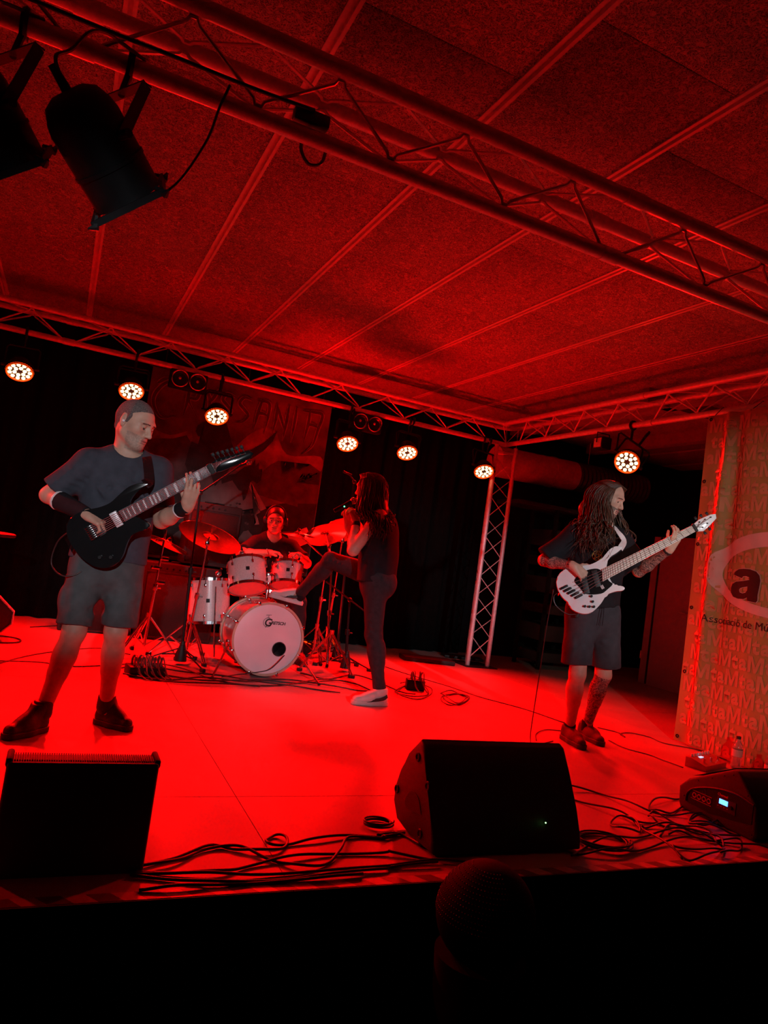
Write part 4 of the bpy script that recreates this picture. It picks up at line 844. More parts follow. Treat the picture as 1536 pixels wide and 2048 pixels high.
# ---- singer, seen from behind with one foot on the bass drum
def singer():
    T = thing('person', 'long-haired person in black sleeveless top singing with one foot on bass drum', 'person', (2.25, 4.87, 0)); org = A3(2.25, 4.87, 0)
    f = nrmz((-0.8, 0.6, 0)); lf = A3(-0.6, -0.8, 0)
    hd = Head((2.06, 4.935, 1.585), (-0.62, 0.78, -0.12), (0, 0, 1), 1.0)
    nk = A3(2.135, 4.895, 1.455); shL, shR = A3(2.108, 4.80, 1.382), A3(2.275, 5.035, 1.39)
    elL, wrL = A3(1.972, 4.87, 1.112), A3(2.005, 4.975, 1.325); elR, wrR = A3(2.13, 5.12, 1.13), A3(2.0, 5.12, 1.3)
    hpL, hpR = A3(2.165, 4.83, 0.93), A3(2.25, 4.965, 0.935); knL, anL = A3(2.236, 4.875, 0.51), A3(2.335, 4.85, 0.12); knR, anR = A3(1.963, 5.285, 1.01), A3(1.868, 5.615, 0.71)
    S = Sdf(); Z = []; hd.add(S, nk, 0.056); S.cone(nk, A3(2.18, 4.92, 1.27), 0.06, 0.125, 0.05, (f, 0.72)); S.cone(A3(2.185, 4.92, 1.29), A3(2.205, 4.9, 0.95), 0.14, 0.14, 0.05, (f, 0.7))
    for a in (shL, shR): S.cone(nk + A3(0.01, 0, -0.05), a, 0.05, 0.06, 0.04)
    arm(S, shL, elL, wrL, 1.05); arm(S, shR, elR, wrR, 1.05); leg(S, hpL, knL, anL, -f); leg(S, hpR, knR, anR, A3(0.3, -0.5, -0.8))
    S.cone(anL, anL + A3(-0.06, 0, -0.06), 0.033, 0.03, 0.02); S.cone(anR, anR + A3(-0.06, 0.02, -0.05), 0.033, 0.03, 0.02)
    hand(S, wrL, (-0.35, 0.25, 0.9), (-0.35, 0.85, -0.3), 1, [(45, 65, 40), (50, 68, 42), (55, 70, 42), (58, 70, 42)], Z, thumb_dir=(-0.4, 0.75, 0.5))
    hand(S, wrR, (-0.2, -0.15, 0.95), (-0.6, -0.7, -0.2), -1, [(40, 60, 40)] * 4, Z)
    Z.append(hd.zone(0.004)); sdf_obj('body', S, 0.006, [MT['skin'], MT['brow'], MT['lip'], MT['eye'], MT['stubble']], T, Z, lambda P: hd.slots(P, np.zeros(len(P), int)))
    H = Sdf(); w = hd.w; H.ell(w(-0.024, 0, 0.036), (0.104, 0.085, 0.088), hd.ax, 0.02); H.cone(w(-0.05, 0, 0.02), w(-0.085, 0, -0.16), 0.07, 0.07, 0.03); H.cut(w(0.055, 0, 0.05), hd.f * 0.95 - hd.u * 0.25)
    sdf_obj('scalp_hair', H, 0.005, MT['darkhair'], T); strands('hair', MT['darkhair'], T, hd, 950, 0.36, 60, 0.004, 0.1, -0.085, 23, True, 0.0032)
    C = Sdf(); fl = (f, 0.78); c0 = A3(2.19, 4.915, 0)
    C.cone(c0 + A3(0, 0, 1.29), c0 + A3(0.012, -0.005, 1.1), 0.168, 0.178, 0.05, fl); C.cone(c0 + A3(0.012, -0.005, 1.1), c0 + A3(0.02, -0.01, 0.9), 0.178, 0.188, 0.05, fl, cap=(0, 1)); C.cone(nk + A3(0.03, 0.01, -0.05), c0 + A3(0, 0, 1.27), 0.085, 0.16, 0.05, fl)
    for a, q in ((shL, 1), (shR, -1)): C.cone(nk + A3(0.01, 0, -0.04), a - lf * q * 0.02 + A3(0, 0, 0.012), 0.05, 0.05, 0.04); C.cone(a + lf * q * 0.01 + A3(-0.03, 0.02, -0.015), a + lf * q * 0.12 + A3(-0.03, 0.02, -0.03), 0.075, 0.09, 0.012, sub=True)
    C.cone(nk + f * 0.02, nk + A3(-0.01, 0, 0.1), 0.062, 0.085, 0.012, sub=True); g = np.random.default_rng(8)
    for k in range(12):
        p = c0 + A3(0, 0, g.uniform(0.92, 1.3)) + lf * 0.17; C.fold.append((p + f * g.uniform(-0.12, 0.1), p + f * g.uniform(-0.12, 0.1) + A3(0, 0, g.uniform(-0.15, 0.1)), g.choice([-1, 1]) * 0.008, 0.018))
    C.wob = (0.004, 24, 33); o = sdf_obj('tank_top', C, 0.006, MT['tee2'], T); o['label'] = 'black sleeveless top'
    C = Sdf(); C.cone((2.2, 4.9, 0.98), (2.21, 4.9, 0.9), 0.15, 0.158, 0.05, (f, 0.82)); C.ell(A3(2.22, 4.85, 0.9) - f * 0.03, (0.09, 0.085, 0.1), None, 0.05); C.ell(A3(2.27, 4.93, 0.9) - f * 0.02, (0.085, 0.085, 0.1), None, 0.05)
    for hp, kn, an, bk in ((hpL, knL, anL, -f), (hpR, knR, anR, A3(0.3, -0.5, -0.8))):
        leg(C, hp, kn, an, bk, 1.0, 0.009); C.cone(an - (an - kn) * 0.06, an + (an - kn) * 0.02, 0.045, 0.046, 0.02)
        for k in range(9):
            t = 0.62 + 0.05 * k; p = (hp + (kn - hp) * (t / 0.95)) if t < 0.95 else (kn + (an - kn) * (t - 0.95) * 1.2); C.fold.append((p + A3(-0.07, -0.05, 0.01), p + A3(0.07, -0.05, -0.015), (-1) ** k * 0.004, 0.008))
    o = sdf_obj('jeans', C, 0.005, MT['jeans'], T); o['label'] = 'tight black jeans with creased knees'
    shoe(T, (2.412, 4.838, 0), (2.098, 4.826, 0), 0, anL, 'sneaker', 'white sneaker with dark side stripe'); shoe(T, (1.90, 5.625, 0.602), (1.61, 5.69, 0.643), 0, anR, 'sneaker', 'white sneaker with dark side stripe', up=(0.15, 0, 1))
    for an in (anL, anR):
        B = Sdf(); B.cone(an + A3(0, 0, -0.03), an + A3(0, 0, 0.025), 0.045, 0.043, 0.01, cap=(0, 1)); sdf_obj('sock', B, 0.005, MT['tee2'], T)
    B = Sdf(); d = wrL - elL; B.cone(elL + d * 0.82, elL + d * 0.98, 0.0345, 0.033, 0.01, cap=(1, 1)); sdf_obj('wristband', B, 0.004, MT['rubber'], T)
singer()
def microphone(label, a, b, grille=True, r=0.018, led=False):
    """a tail, b grille end"""
    a = Vector(a); b = Vector(b); L = (b - a).length; T = thing('microphone', label, 'microphone', zframe(a, b - a))
    MB().lathe([(0.0, 0.0), (r * 0.78, 0.0), (r * 0.9, 0.01), (r * 0.85, L * 0.4), (r * 1.05, L * 0.72), (r * 1.1, L * 0.74), (0, L * 0.74)], None, 16, cap=False).build('handle', MT['blackmetal'], T)
    if grille:
        MB().sphere((0, 0, L - 0.026), 0.026, 16, (1, 1, 1.1)).build('grille', MT['darkwire'], T); MB().torus(0.0262, 0.0025, Matrix.Translation((0, 0, L - 0.03)), 20, 6).build('grille_ring', MT['chrome'], T)
    if led: MB().sphere((0, -r * 0.95, L * 0.42), 0.006, 10).build('status_light', mat('green_led', (0, 0.3, 0.1), 0.3, emit=(0.1, 1.0, 0.35), estr=4.0), T)
    return T
mm = microphone('black wireless microphone with green light in the singer\'s hand', (1.845, 5.05, 1.385), (2.0, 5.02, 1.50), led=True)
for ch in mm.children:
    pass

# ---- drummer
def drummer():
    T = thing('person', 'person wearing headphones and glasses seated behind the drum kit', 'person', (1.9, 6.85, 0)); org = A3(1.9, 6.85, 0)
    hd = Head((1.885, 6.76, 1.30), (-0.32, -0.92, -0.12), (-0.05, 0, 1), 1.03)
    nk = A3(1.905, 6.82, 1.14); shR, shL = A3(1.735, 6.80, 1.045), A3(2.085, 6.77, 1.055); elR, wrR = A3(1.575, 6.66, 0.93), A3(1.79, 6.44, 0.985); elL, wrL = A3(2.21, 6.6, 0.93), A3(2.05, 6.40, 1.0)
    S = Sdf(); Z = []; hd.add(S, nk, 0.056); S.cone(nk, A3(1.91, 6.87, 0.95), 0.06, 0.13, 0.05, (A3(0, 1, 0), 0.75)); S.cone(A3(1.91, 6.87, 0.95), A3(1.91, 6.9, 0.58), 0.14, 0.15, 0.05, (A3(0, 1, 0), 0.75))
    for a in (shR, shL): S.cone(nk + A3(0, 0.01, -0.04), a, 0.05, 0.062, 0.04)
    arm(S, shR, elR, wrR, 1.1); arm(S, shL, elL, wrL, 1.1)
    kn = [A3(1.66, 6.5, 0.56), A3(2.16, 6.5, 0.56)]; an = [A3(1.66, 6.42, 0.1), A3(2.2, 6.44, 0.1)]
    for a, b, c in zip((A3(1.82, 6.88, 0.58), A3(2.0, 6.88, 0.58)), kn, an): leg(S, a, b, c, A3(0, 1, 0))
    hand(S, wrR, (0.75, -0.6, 0.1), (0.0, -0.1, -1), 1, [(40, 65, 40)] * 4, Z); hand(S, wrL, (-0.75, -0.6, 0.1), (0, -0.1, -1), -1, [(40, 65, 40)] * 4, Z); Z.append(hd.zone(0.004))
    sdf_obj('body', S, 0.007, [MT['skin'], MT['brow'], MT['lip'], MT['eye'], MT['stubble']], T, Z, lambda P: hd.slots(P, np.zeros(len(P), int), False))
    H = Sdf(); w = hd.w; H.ell(w(-0.016, 0, 0.042), (0.11, 0.088, 0.096), hd.ax, 0.02); H.cone(w(-0.05, 0, 0.0), w(-0.07, 0, -0.05), 0.06, 0.045, 0.03); H.cut(w(0.07, 0, 0.06), hd.f * 0.85 - hd.u * 0.5); H.cut(w(0, 0, -0.04), hd.f * 0.4 - hd.u * 0.9); sdf_obj('hair', H, 0.005, MT['darkhair'], T)
    C = Sdf(); fl = (A3(0, 1, 0), 0.75); C.cone((1.91, 6.86, 1.0), (1.91, 6.9, 0.6), 0.18, 0.19, 0.05, fl); C.cone((1.908, 6.84, 1.07), (1.91, 6.86, 0.95), 0.12, 0.17, 0.05, fl)
    for a, e in ((shR, elR), (shL, elL)): C.cone(nk + A3(0, 0.01, -0.045), a, 0.055, 0.07, 0.05); C.cone(a, a + (e - a) * 0.75, 0.075, 0.08, 0.04, cap=(0, 1))
    C.cone(nk + A3(0, -0.02, -0.03), nk + A3(0, -0.045, 0.1), 0.062, 0.085, 0.012, sub=True); C.wob = (0.005, 24, 3); o = sdf_obj('t_shirt', C, 0.008, MT['tee2'], T)
    C = Sdf()
    for a, b, c in zip((A3(1.82, 6.88, 0.58), A3(2.0, 6.88, 0.58)), kn, an): leg(C, a, b, c, A3(0, 1, 0), 1.05, 0.012)
    C.cone((1.82, 6.9, 0.6), (2.0, 6.9, 0.6), 0.12, 0.12, 0.05); sdf_obj('trousers', C, 0.008, MT['jeans'], T)
    shoe(T, (1.66, 6.46, 0), (1.62, 6.19, 0), 0, an[0], 'runner', h=0.006); shoe(T, (2.2, 6.48, 0), (2.22, 6.21, 0), 0, an[1], 'runner', h=0.006)
    # headphones: band over the crown and two cups
    hb = [tuple(hd.w(-0.005, 0.1 * math.cos(a), -0.005 + 0.148 * math.sin(a)) - org) for a in np.linspace(0, pi, 18)]
    hp = MB().tube(hb, 0.009, 8).build('headphones', MT['blackplastic'], T)
    for q in (-1, 1):
        m = zframe(hd.w(-0.008, 0.086 * q, -0.008) - org, hd.r * q); MB().lathe([(0.0, -0.002), (0.038, -0.002), (0.042, 0.008), (0.042, 0.022), (0.034, 0.03), (0, 0.03)], m, 20, cap=False).build('ear_cup', MT['blackplastic'], hp)
    gl = MB()
    for q in (-1, 1):
        gl.tube([tuple(hd.w(0.103, 0.033 * q + 0.024 * math.cos(a), 0.004 + 0.018 * math.sin(a)) - org) for a in np.linspace(0, 2 * pi, 18)[:-1]], 0.0018, 5, True); gl.tube([tuple(hd.w(0.1, 0.057 * q, 0.008) - org), tuple(hd.w(0.0, 0.083 * q, 0.012) - org)], 0.0018, 5)
    gl.tube([tuple(hd.w(0.105, -0.009, 0.008) - org), tuple(hd.w(0.105, 0.009, 0.008) - org)], 0.0018, 5); gl.build('glasses', MT['darkwire'], T)
    return T
drummer()
for lab, a, b in (('wooden drumstick in the drummer\'s right hand, over the larger rack tom', (1.80, 6.46, 0.955), (1.64, 6.02, 1.02)), ('wooden drumstick in the drummer\'s left hand, under the flat cymbal', (2.03, 6.42, 0.965), (1.86, 6.08, 1.02))):
    a = Vector(a); b = Vector(b); L = (b - a).length; d = (b - a).normalized(); o = MB().lathe([(0.0, -0.08), (0.0065, -0.078), (0.0072, 0.0), (0.0065, L * 0.7), (0.0035, L * 0.95), (0.005, L * 0.97), (0.0045, L), (0, L)], zframe(a, d), 10, cap=False).build('drumstick', MT['maple']); tag(o, lab, 'drumstick', 'drumsticks')
st = thing('drum_stool', 'black round drum stool under the seated drummer', 'stool', (1.91, 6.92, 0))
MB().lathe([(0, 0.4), (0.16, 0.4), (0.175, 0.42), (0.175, 0.46), (0.16, 0.475), (0, 0.475)], None, 24, cap=False).build('seat', MT['boot'], st); MB().cyl((0, 0, 0.12), (0, 0, 0.4), 0.014).build('post', MT['chrome'], st)
for k in range(3): a = 2 * pi * k / 3 + 0.5; MB().tube([(0, 0, 0.22), (0.24 * math.cos(a), 0.24 * math.sin(a), 0.01)], 0.01).build('leg', MT['chrome'], st)

# ------------------------------------------------------------------ drum kit
MT['shell'] = mat('pearl_drum_shell', (0.56, 0.44, 0.44), 0.3, 0.0, 0.14, 120, coat=0.5)
MT['drumhead'] = mat('white_drum_head', (0.78, 0.76, 0.8), 0.45, 0, 0.04, 6)
MT['clearhead'] = mat('thin_drum_head', (0.72, 0.66, 0.64), 0.5, 0, 0.05)
def translucent(m, f):
    nt = m.node_tree; b = nt.nodes['Principled BSDF']; o = nt.nodes['Material Output']; t = nt.nodes.new('ShaderNodeBsdfTranslucent'); x = nt.nodes.new('ShaderNodeMixShader'); t.inputs[0].default_value = (0.95, 0.9, 0.88, 1)
    x.inputs[0].default_value = f; nt.links.new(b.outputs[0], x.inputs[1]); nt.links.new(t.outputs[0], x.inputs[2]); nt.links.new(x.outputs[0], o.inputs[0])
translucent(MT['clearhead'], 0.85)
MT['hoopwood'] = mat('maple_hoop', (0.55, 0.4, 0.3), 0.35, 0, 0.15, 20)
MT['bronze'] = mat('cymbal_bronze', (0.62, 0.42, 0.2), 0.2, 1.0, 0.12, 40)
def text_mesh(s, size, bold=0.0, shear=0.0, space=1.0, align='CENTER'):
    c = bpy.data.curves.new('txt', 'FONT'); c.body = s; c.size = size; c.offset = bold; c.shear = shear; c.space_character = space; c.align_x = align; c.align_y = 'CENTER'; c.resolution_u = 3
    o = bpy.data.objects.new('txt', c); COL.objects.link(o); dg = bpy.context.evaluated_depsgraph_get(); me = bpy.data.meshes.new_from_object(o.evaluated_get(dg)); bpy.data.objects.remove(o); bpy.data.curves.remove(c)
    vs = [v.co[:] for v in me.vertices]; fs = [tuple(p.vertices) for p in me.polygons]; bpy.data.meshes.remove(me); return vs, fs
def drum(name, label, M, r, h, lugs, hoop_m, top_m, bot_m, hoop=0.012, badge=True):
    T = thing(name, label, 'drum', M)
    MB().lathe([(r - 0.006, -h / 2), (r, -h / 2), (r, h / 2), (r - 0.006, h / 2)], None, 48, cap=False).build('shell', MT['shell'], T)
    for s, m, nm in ((1, top_m, 'batter_head'), (-1, bot_m, 'resonant_head')):
        MB().lathe([(0, s * (h / 2 + 0.002)), (r, s * (h / 2 + 0.001))], None, 48, cap=False).build(nm, m, T)
        MB().lathe([(r + 0.001, s * (h / 2 - hoop)), (r + 0.009, s * (h / 2 - hoop)), (r + 0.009, s * (h / 2 + hoop)), (r - 0.001, s * (h / 2 + hoop)), (r + 0.001, s * (h / 2 - hoop))], None, 48, cap=False).build('hoop', hoop_m, T)
    for k in range(lugs):
        a = 2 * pi * (k + 0.5) / lugs; ca, sa = math.cos(a), math.sin(a); R = Matrix.Rotation(a, 4, 'Z')
        for s in (1, -1):
            L = MB().box((r + 0.008, 0, s * (h / 2 - 0.055)), (0.016, 0.018, 0.03), R, bev=0.004).build('lug', MT['chrome'], T)
            MB().cyl(R @ Vector((r + 0.012, 0, s * (h / 2 - 0.05))), R @ Vector((r + 0.012, 0, s * (h / 2 + hoop + 0.004))), 0.003, n=6).build('tension_rod', MT['chrome'], L)
    if badge: MB().box((r + 0.001, 0, 0), (0.002, 0.03, 0.032), Matrix.Rotation(-pi / 2 - 0.25, 4, 'Z'), bev=0.0008).build('badge', MT['blackmetal'], T)
    return T
# bass drum: local z points out of the front head (towards the audience)
BC = Vector((1.646, 5.82, 0.312)); BDM = zframe(BC, (0, -1, 0), (1, 0, 0))
bd = thing('bass_drum', 'bass drum with white logo head and round port hole', 'drum', BDM); BR, BH = 0.28, 0.44
MB().lathe([(BR - 0.008, -BH / 2), (BR, -BH / 2), (BR, BH / 2), (BR - 0.008, BH / 2), (BR - 0.008, -BH / 2)], None, 64, cap=False).build('shell', MT['shell'], bd)
MB().lathe([(0, -BH / 2), (BR, -BH / 2)], None, 48, cap=False).build('batter_head', MT['drumhead'], bd)
# front head with an off-centre port hole: fan between the hole and the rim
hx, hy, hr = 0.105, -0.075, 0.052; m = MB(); N = 64
vs = [(hx + hr * math.cos(2 * pi * k / N), hy + hr * math.sin(2 * pi * k / N), BH / 2 + 0.002) for k in range(N)] + [((BR - 0.001) * math.cos(2 * pi * k / N), (BR - 0.001) * math.sin(2 * pi * k / N), BH / 2 + 0.001) for k in range(N)]
m.add(vs, [(k, (k + 1) % N, N + (k + 1) % N, N + k)[::-1] for k in range(N)]); fh = m.build('front_head', MT['drumhead'], bd)
MB().torus(hr + 0.003, 0.004, Matrix.Translation((hx, hy, BH / 2 + 0.003)), 32, 8).build('port_ring', MT['blackplastic'], bd)
for s in (1, -1): MB().lathe([(BR + 0.002, s * (BH / 2 - 0.018)), (BR + 0.016, s * (BH / 2 - 0.018)), (BR + 0.016, s * (BH / 2 + 0.02)), (BR - 0.002, s * (BH / 2 + 0.02)), (BR + 0.002, s * (BH / 2 - 0.018))], None, 64, cap=False).build('hoop', MT['hoopwood'], bd)
for k in range(8):
    a = 2 * pi * (k + 0.5) / 8; R = Matrix.Rotation(a, 4, 'Z')
    for s in (1, -1):
        L = MB().box((BR + 0.012, 0, s * (BH / 2 - 0.1)), (0.022, 0.025, 0.05), R, bev=0.006).build('lug', MT['chrome'], bd)
        MB().cyl(R @ Vector((BR + 0.022, 0, s * (BH / 2 - 0.1))), R @ Vector((BR + 0.022, 0, s * (BH / 2 + 0.012))), 0.004, n=6).build('tension_rod', MT['chrome'], L)
        MB().box((BR + 0.018, 0, s * (BH / 2 + 0.014)), (0.03, 0.022, 0.018), R, bev=0.005).build('claw_hook', MT['chrome'], L)
for s in (-1, 1):
    a = BDM.inverted() @ (BC + Vector((s * 0.27, -0.08, -0.07))); b = BDM.inverted() @ Vector((1.646 + s * 0.43, 5.44, 0.012))
    q = MB().cyl(a, b, 0.008, n=8).build('spur', MT['chrome'], bd); MB().cyl(b, b + (b - a).normalized() * 0.012, 0.012, n=8).build('rubber_tip', MT['rubber'], q); MB().box(a, (0.05, 0.04, 0.06), bev=0.008).build('spur_bracket', MT['chrome'], q)
black = mat('black_print', (0.01, 0.01, 0.01), 0.5)
lz = BH / 2 + 0.0035
m = MB(); m.torus(0.036, 0.0016, Matrix.Translation((-0.022, 0.13, lz)), 40, 6)
vs, fs = text_mesh('G', 0.085, 0.002, 0.15); m.add(vs, fs, Matrix.Translation((-0.02, 0.128, lz)))
vs, fs = text_mesh('RETSCH', 0.034, 0.0012, 0.15, 0.95, 'LEFT'); m.add(vs, fs, Matrix.Translation((0.008, 0.13, lz)))
m.tube([(-0.02, 0.175, lz), (-0.02, 0.19, lz)], 0.0015, 5); m.tube([(-0.042, 0.188, lz), (0.002, 0.192, lz)], 0.0015, 5); m.tube([(-0.03, 0.172, lz), (-0.01, 0.172, lz)], 0.0015, 5); m.tube([(-0.034, 0.088, lz), (-0.03, 0.1, lz), (-0.012, 0.112, lz)], 0.002, 5)
lg = m.build('logo_print', black, bd); lg['label'] = 'black script drum logo with a small drum set above'
# rack toms, floor tom, snare
AX = Vector((-0.08, 0.46, 0.88))
t1 = drum('rack_tom', 'larger rack tom on the left above the bass drum', zframe((1.50, 6.0, 0.775), AX), 0.16, 0.235, 6, MT['chrome'], MT['clearhead'], MT['clearhead'])
t2 = drum('rack_tom', 'smaller rack tom on the right, behind the raised sneaker', zframe((1.865, 6.06, 0.815), Vector((0.06, 0.42, 0.9))), 0.132, 0.19, 6, MT['chrome'], MT['clearhead'], MT['clearhead'])
ft = drum('floor_tom', 'floor tom with vertical rods left of the bass drum', zframe((1.275, 6.30, 0.50), Vector((-0.1, 0.12, 1))), 0.178, 0.37, 8, MT['chrome'], MT['clearhead'], MT['clearhead'])
for k in range(3):
    a = 2 * pi * k / 3 + 0.6; ca, sa = math.cos(a), math.sin(a); MB().tube([(0.19 * ca, 0.19 * sa, 0.12), (0.19 * ca, 0.19 * sa, -0.3), (0.21 * ca, 0.21 * sa, -0.47)], 0.007, 8).build('leg', MT['chrome'], ft)
sn = drum('snare_drum', 'chrome-hooped snare drum half hidden behind the rack toms', zframe((1.82, 6.36, 0.70), Vector((0, 0.1, 1))), 0.165, 0.13, 8, MT['chrome'], MT['clearhead'], MT['clearhead'], badge=False)
for k in range(3):
    a = 2 * pi * k / 3 + 0.4; MB().tube([(0, 0, -0.12), (0.1 * math.cos(a), 0.1 * math.sin(a), -0.3), (0.22 * math.cos(a), 0.22 * math.sin(a), -0.69)], 0.008, 6).build('stand_leg', MT['chrome'], sn)
    MB().tube([(0, 0, -0.12), (0.17 * math.cos(a), 0.17 * math.sin(a), -0.075), (0.175 * math.cos(a), 0.175 * math.sin(a), -0.05)], 0.006, 6).build('basket_arm', MT['chrome'], sn)
tm = thing('tom_mount', 'chrome tom holder between the two rack toms', 'drum hardware', (1.69, 5.98, 0.6))
MB().cyl((0, 0, 0.0), (0, 0.02, 0.2), 0.014).build('post', MT['chrome'], tm); MB().box((0, 0.02, 0.2), (0.05, 0.05, 0.05), bev=0.01).build('clamp', MT['chrome'], tm)
for s in (-1, 1): MB().tube([(0, 0.02, 0.2), (s * 0.05, 0.03, 0.21), (s * 0.052, 0.04, 0.22)], 0.009, 8).build('arm', MT['chrome'], tm)
MB().prism([(-0.014, -0.03), (0.014, -0.03), (0.02, 0.0), (0.012, 0.03), (-0.012, 0.03), (-0.02, 0.0)], 0, 0.004, frame((-0.01, -0.02, 0.17), (1, 0, 0), (0, -1, 0.1))).build('badge_plate', MT['white'], tm)
# cymbals and stands
def cymbal(label, c, axis, r, top=True):
    T = thing('cymbal', label, 'cymbal', zframe(c, axis), 'cymbals of the drum kit'); pr = [(0.006, 0.03), (0.02, 0.029), (r * 0.2, 0.012), (r * 0.24, 0.008)]
    n = 26
    for k in range(n): t = 0.24 + 0.76 * (k + 1) / n; pr.append((r * t, 0.008 - 0.03 * (t - 0.24) ** 1.6 + (0.0016 if k % 2 else 0)))
    bot = [(a, z - 0.0018) for a, z in pr[::-1]]
    MB().lathe(pr + bot, None, 64, cap=False).build('plate', MT['bronze'], T, sharp=25)
    MB().lathe([(0, 0.028), (0.018, 0.028), (0.018, 0.045), (0.008, 0.05), (0.008, 0.062), (0, 0.062)], None, 14, cap=False).build('wing_nut', MT['blackplastic'], T); return T
def stand(label, base, top, tilt_top=None, boom=None, spread=0.3, azi=0.3, hub=0.32, dbl=True, m=None, name='cymbal_stand', black=False):
    """tripod stand: pole from base to top, optional boom end"""
    cm = MT['blackmetal'] if black else MT['chrome']; T = thing(name, label, 'stand', base); b = Vector(base); t = Vector(top) - b
    MB().cyl((0, 0, 0.08), t * 0.55 + Vector((0, 0, 0.0)), 0.013, n=10).build('lower_tube', cm, T); MB().cyl(t * 0.5, t, 0.009, n=10).build('upper_tube', cm, T)
    MB().lathe([(0.02, -0.02), (0.022, 0), (0.02, 0.03)], zframe(t * 0.54, t), 12).build('height_clamp', cm, T); MB().tube([t * 0.54, t * 0.54 + Vector((0.045, -0.01, 0.0))], 0.006, 6).build('wing_screw', cm, T)
    for k in range(3):
        a = azi + 2 * pi * k / 3; d = Vector((math.cos(a), math.sin(a), 0)); s = Vector((-d.y, d.x, 0)) * 0.009
        for q in ((-1, 1) if dbl else (0,)): MB().tube([Vector((0, 0, hub)) + s * q, d * spread * 0.62 + Vector((0, 0, hub * 0.45)) + s * q, d * spread + Vector((0, 0, 0.02)) + s * q], 0.0062, 6).build('leg', cm, T)
        MB().tube([d * spread * 0.5 + Vector((0, 0, hub * 0.52)), Vector((0, 0, 0.09))], 0.006, 6).build('leg_brace', cm, T); MB().box((0, 0, 0), (0.05, 0.03, 0.03), Matrix.Translation(d * spread + Vector((0, 0, 0.015))) @ Matrix.Rotation(a, 4, 'Z'), bev=0.008).build('rubber_foot', MT['rubber'], T)
    MB().lathe([(0.022, -0.02), (0.024, 0.02)], Matrix.Translation((0, 0, hub)), 12).build('leg_collar', cm, T)
    if boom is not None:
        e = Vector(boom) - b; MB().cyl(t - (e - t) * 0.3, e, 0.007, n=8).build('boom_arm', cm, T); MB().box(t, (0.035, 0.035, 0.045), bev=0.008).build('tilter', cm, T)
    return T
RIDE, HAT, CR1, CR2, FLAT = Vector((1.165, 6.12, 1.055)), Vector((0.83, 6.15, 0.95)), Vector((2.27, 6.35, 1.235)), Vector((2.50, 6.52, 1.31)), Vector((1.99, 6.30, 1.195))
cymbal('large ride cymbal tilted down to the right over the floor tom', RIDE, (0.30, 0.33, 0.9), 0.275); cymbal('small cymbal seen edge-on behind the guitarist\'s shirt', HAT, (0.33, 0.12, 0.94), 0.19)
cymbal('crash cymbal glowing orange left of the singer\'s elbow', CR1, (-0.12, 0.55, 0.83), 0.2); cymbal('crash cymbal half hidden behind the singer\'s arm', CR2, (-0.05, 0.6, 0.8), 0.2); cymbal('flat dark cymbal beside the drummer\'s chin', FLAT, (0.02, 0.06, 1), 0.17)
stand('chrome double-braced stand carrying the large ride cymbal', (1.13, 6.20, 0), (1.15, 6.12, 1.0), boom=tuple(RIDE + Vector((-.006, -.0, -.0))), spread=0.3, azi=-1.2, hub=0.34)
stand('chrome hi-hat stand with clamps left of the ride cymbal stand', (0.78, 6.20, 0), (0.80, 6.15, 1.06), spread=0.28, azi=-2.4, hub=0.34)
stand('chrome stand with long boom holding the flat dark cymbal', (2.36, 6.05, 0), (2.30, 6.15, 0.96), boom=tuple(FLAT + Vector((0.004, 0.0, -0.005))), spread=0.27, azi=-0.9, hub=0.36)
stand('chrome stand under the two orange crash cymbals', (2.42, 6.62, 0), (2.36, 6.45, 1.12), boom=tuple(CR1), spread=0.26, azi=0.5, hub=0.34)
stand('chrome stand holding the crash cymbal behind singer', (2.62, 6.85, 0), (2.55, 6.62, 1.2), boom=tuple(CR2), spread=0.24, azi=1.0, hub=0.3)
q = bpy.data.objects['cymbal_stand.001']
for k, z in enumerate((0.62, 0.74, 0.82, 0.97)): MB().box((0.03 * (-1) ** k + 0.018, -0.03, z), (0.07, 0.04, 0.035), bev=0.008).build('multi_clamp', MT['chrome'], q)
# microphones and stands around the kit
def mic_stand(label, base, top, boom_a, boom_b, azi=0.2, spread=0.3):
    T = stand(label, base, top, spread=spread, azi=azi, hub=0.14, dbl=False, name='microphone_stand', black=True); b = Vector(base)
    MB().cyl(Vector(boom_a) - b, Vector(boom_b) - b, 0.007, n=8).build('boom_arm', MT['blackmetal'], T); MB().sphere(Vector(top) - b, 0.022).build('boom_clutch', MT['blackplastic'], T)
    MB().lathe([(0.05, 0.0), (0.045, 0.06), (0.022, 0.13), (0.018, 0.16)], Matrix.Translation((0, 0, 0.03)), 16).build('tripod_hub', MT['blackplastic'], T); return T
mic_stand('tall black boom stand rising behind the guitarist\'s fretting hand', (1.045, 5.93, 0), (0.985, 5.9, 1.40), (0.93, 5.9, 1.345), (1.27, 5.9, 1.675), azi=-1.1)
microphone('small black microphone at the tip of the tall boom stand', (1.262, 5.9, 1.668), (1.36, 5.9, 1.735), True, 0.012)
mic_stand('low black boom stand between the drum hardware and the singer\'s leg', (2.58, 6.15, 0), (2.53, 6.15, 0.66), (2.28, 6.17, 0.80), (2.78, 6.12, 0.52), azi=0.3)
mic_stand('tall black overhead stand hidden behind the singer\'s head', (2.72, 6.75, 0), (2.585, 6.62, 1.80), (2.66, 6.62, 1.74), (2.50, 6.6, 1.875), azi=0.9)
microphone('slim overhead microphone above the singer\'s head', (2.54, 6.6, 1.86), (2.40, 6.58, 1.885), False, 0.011)
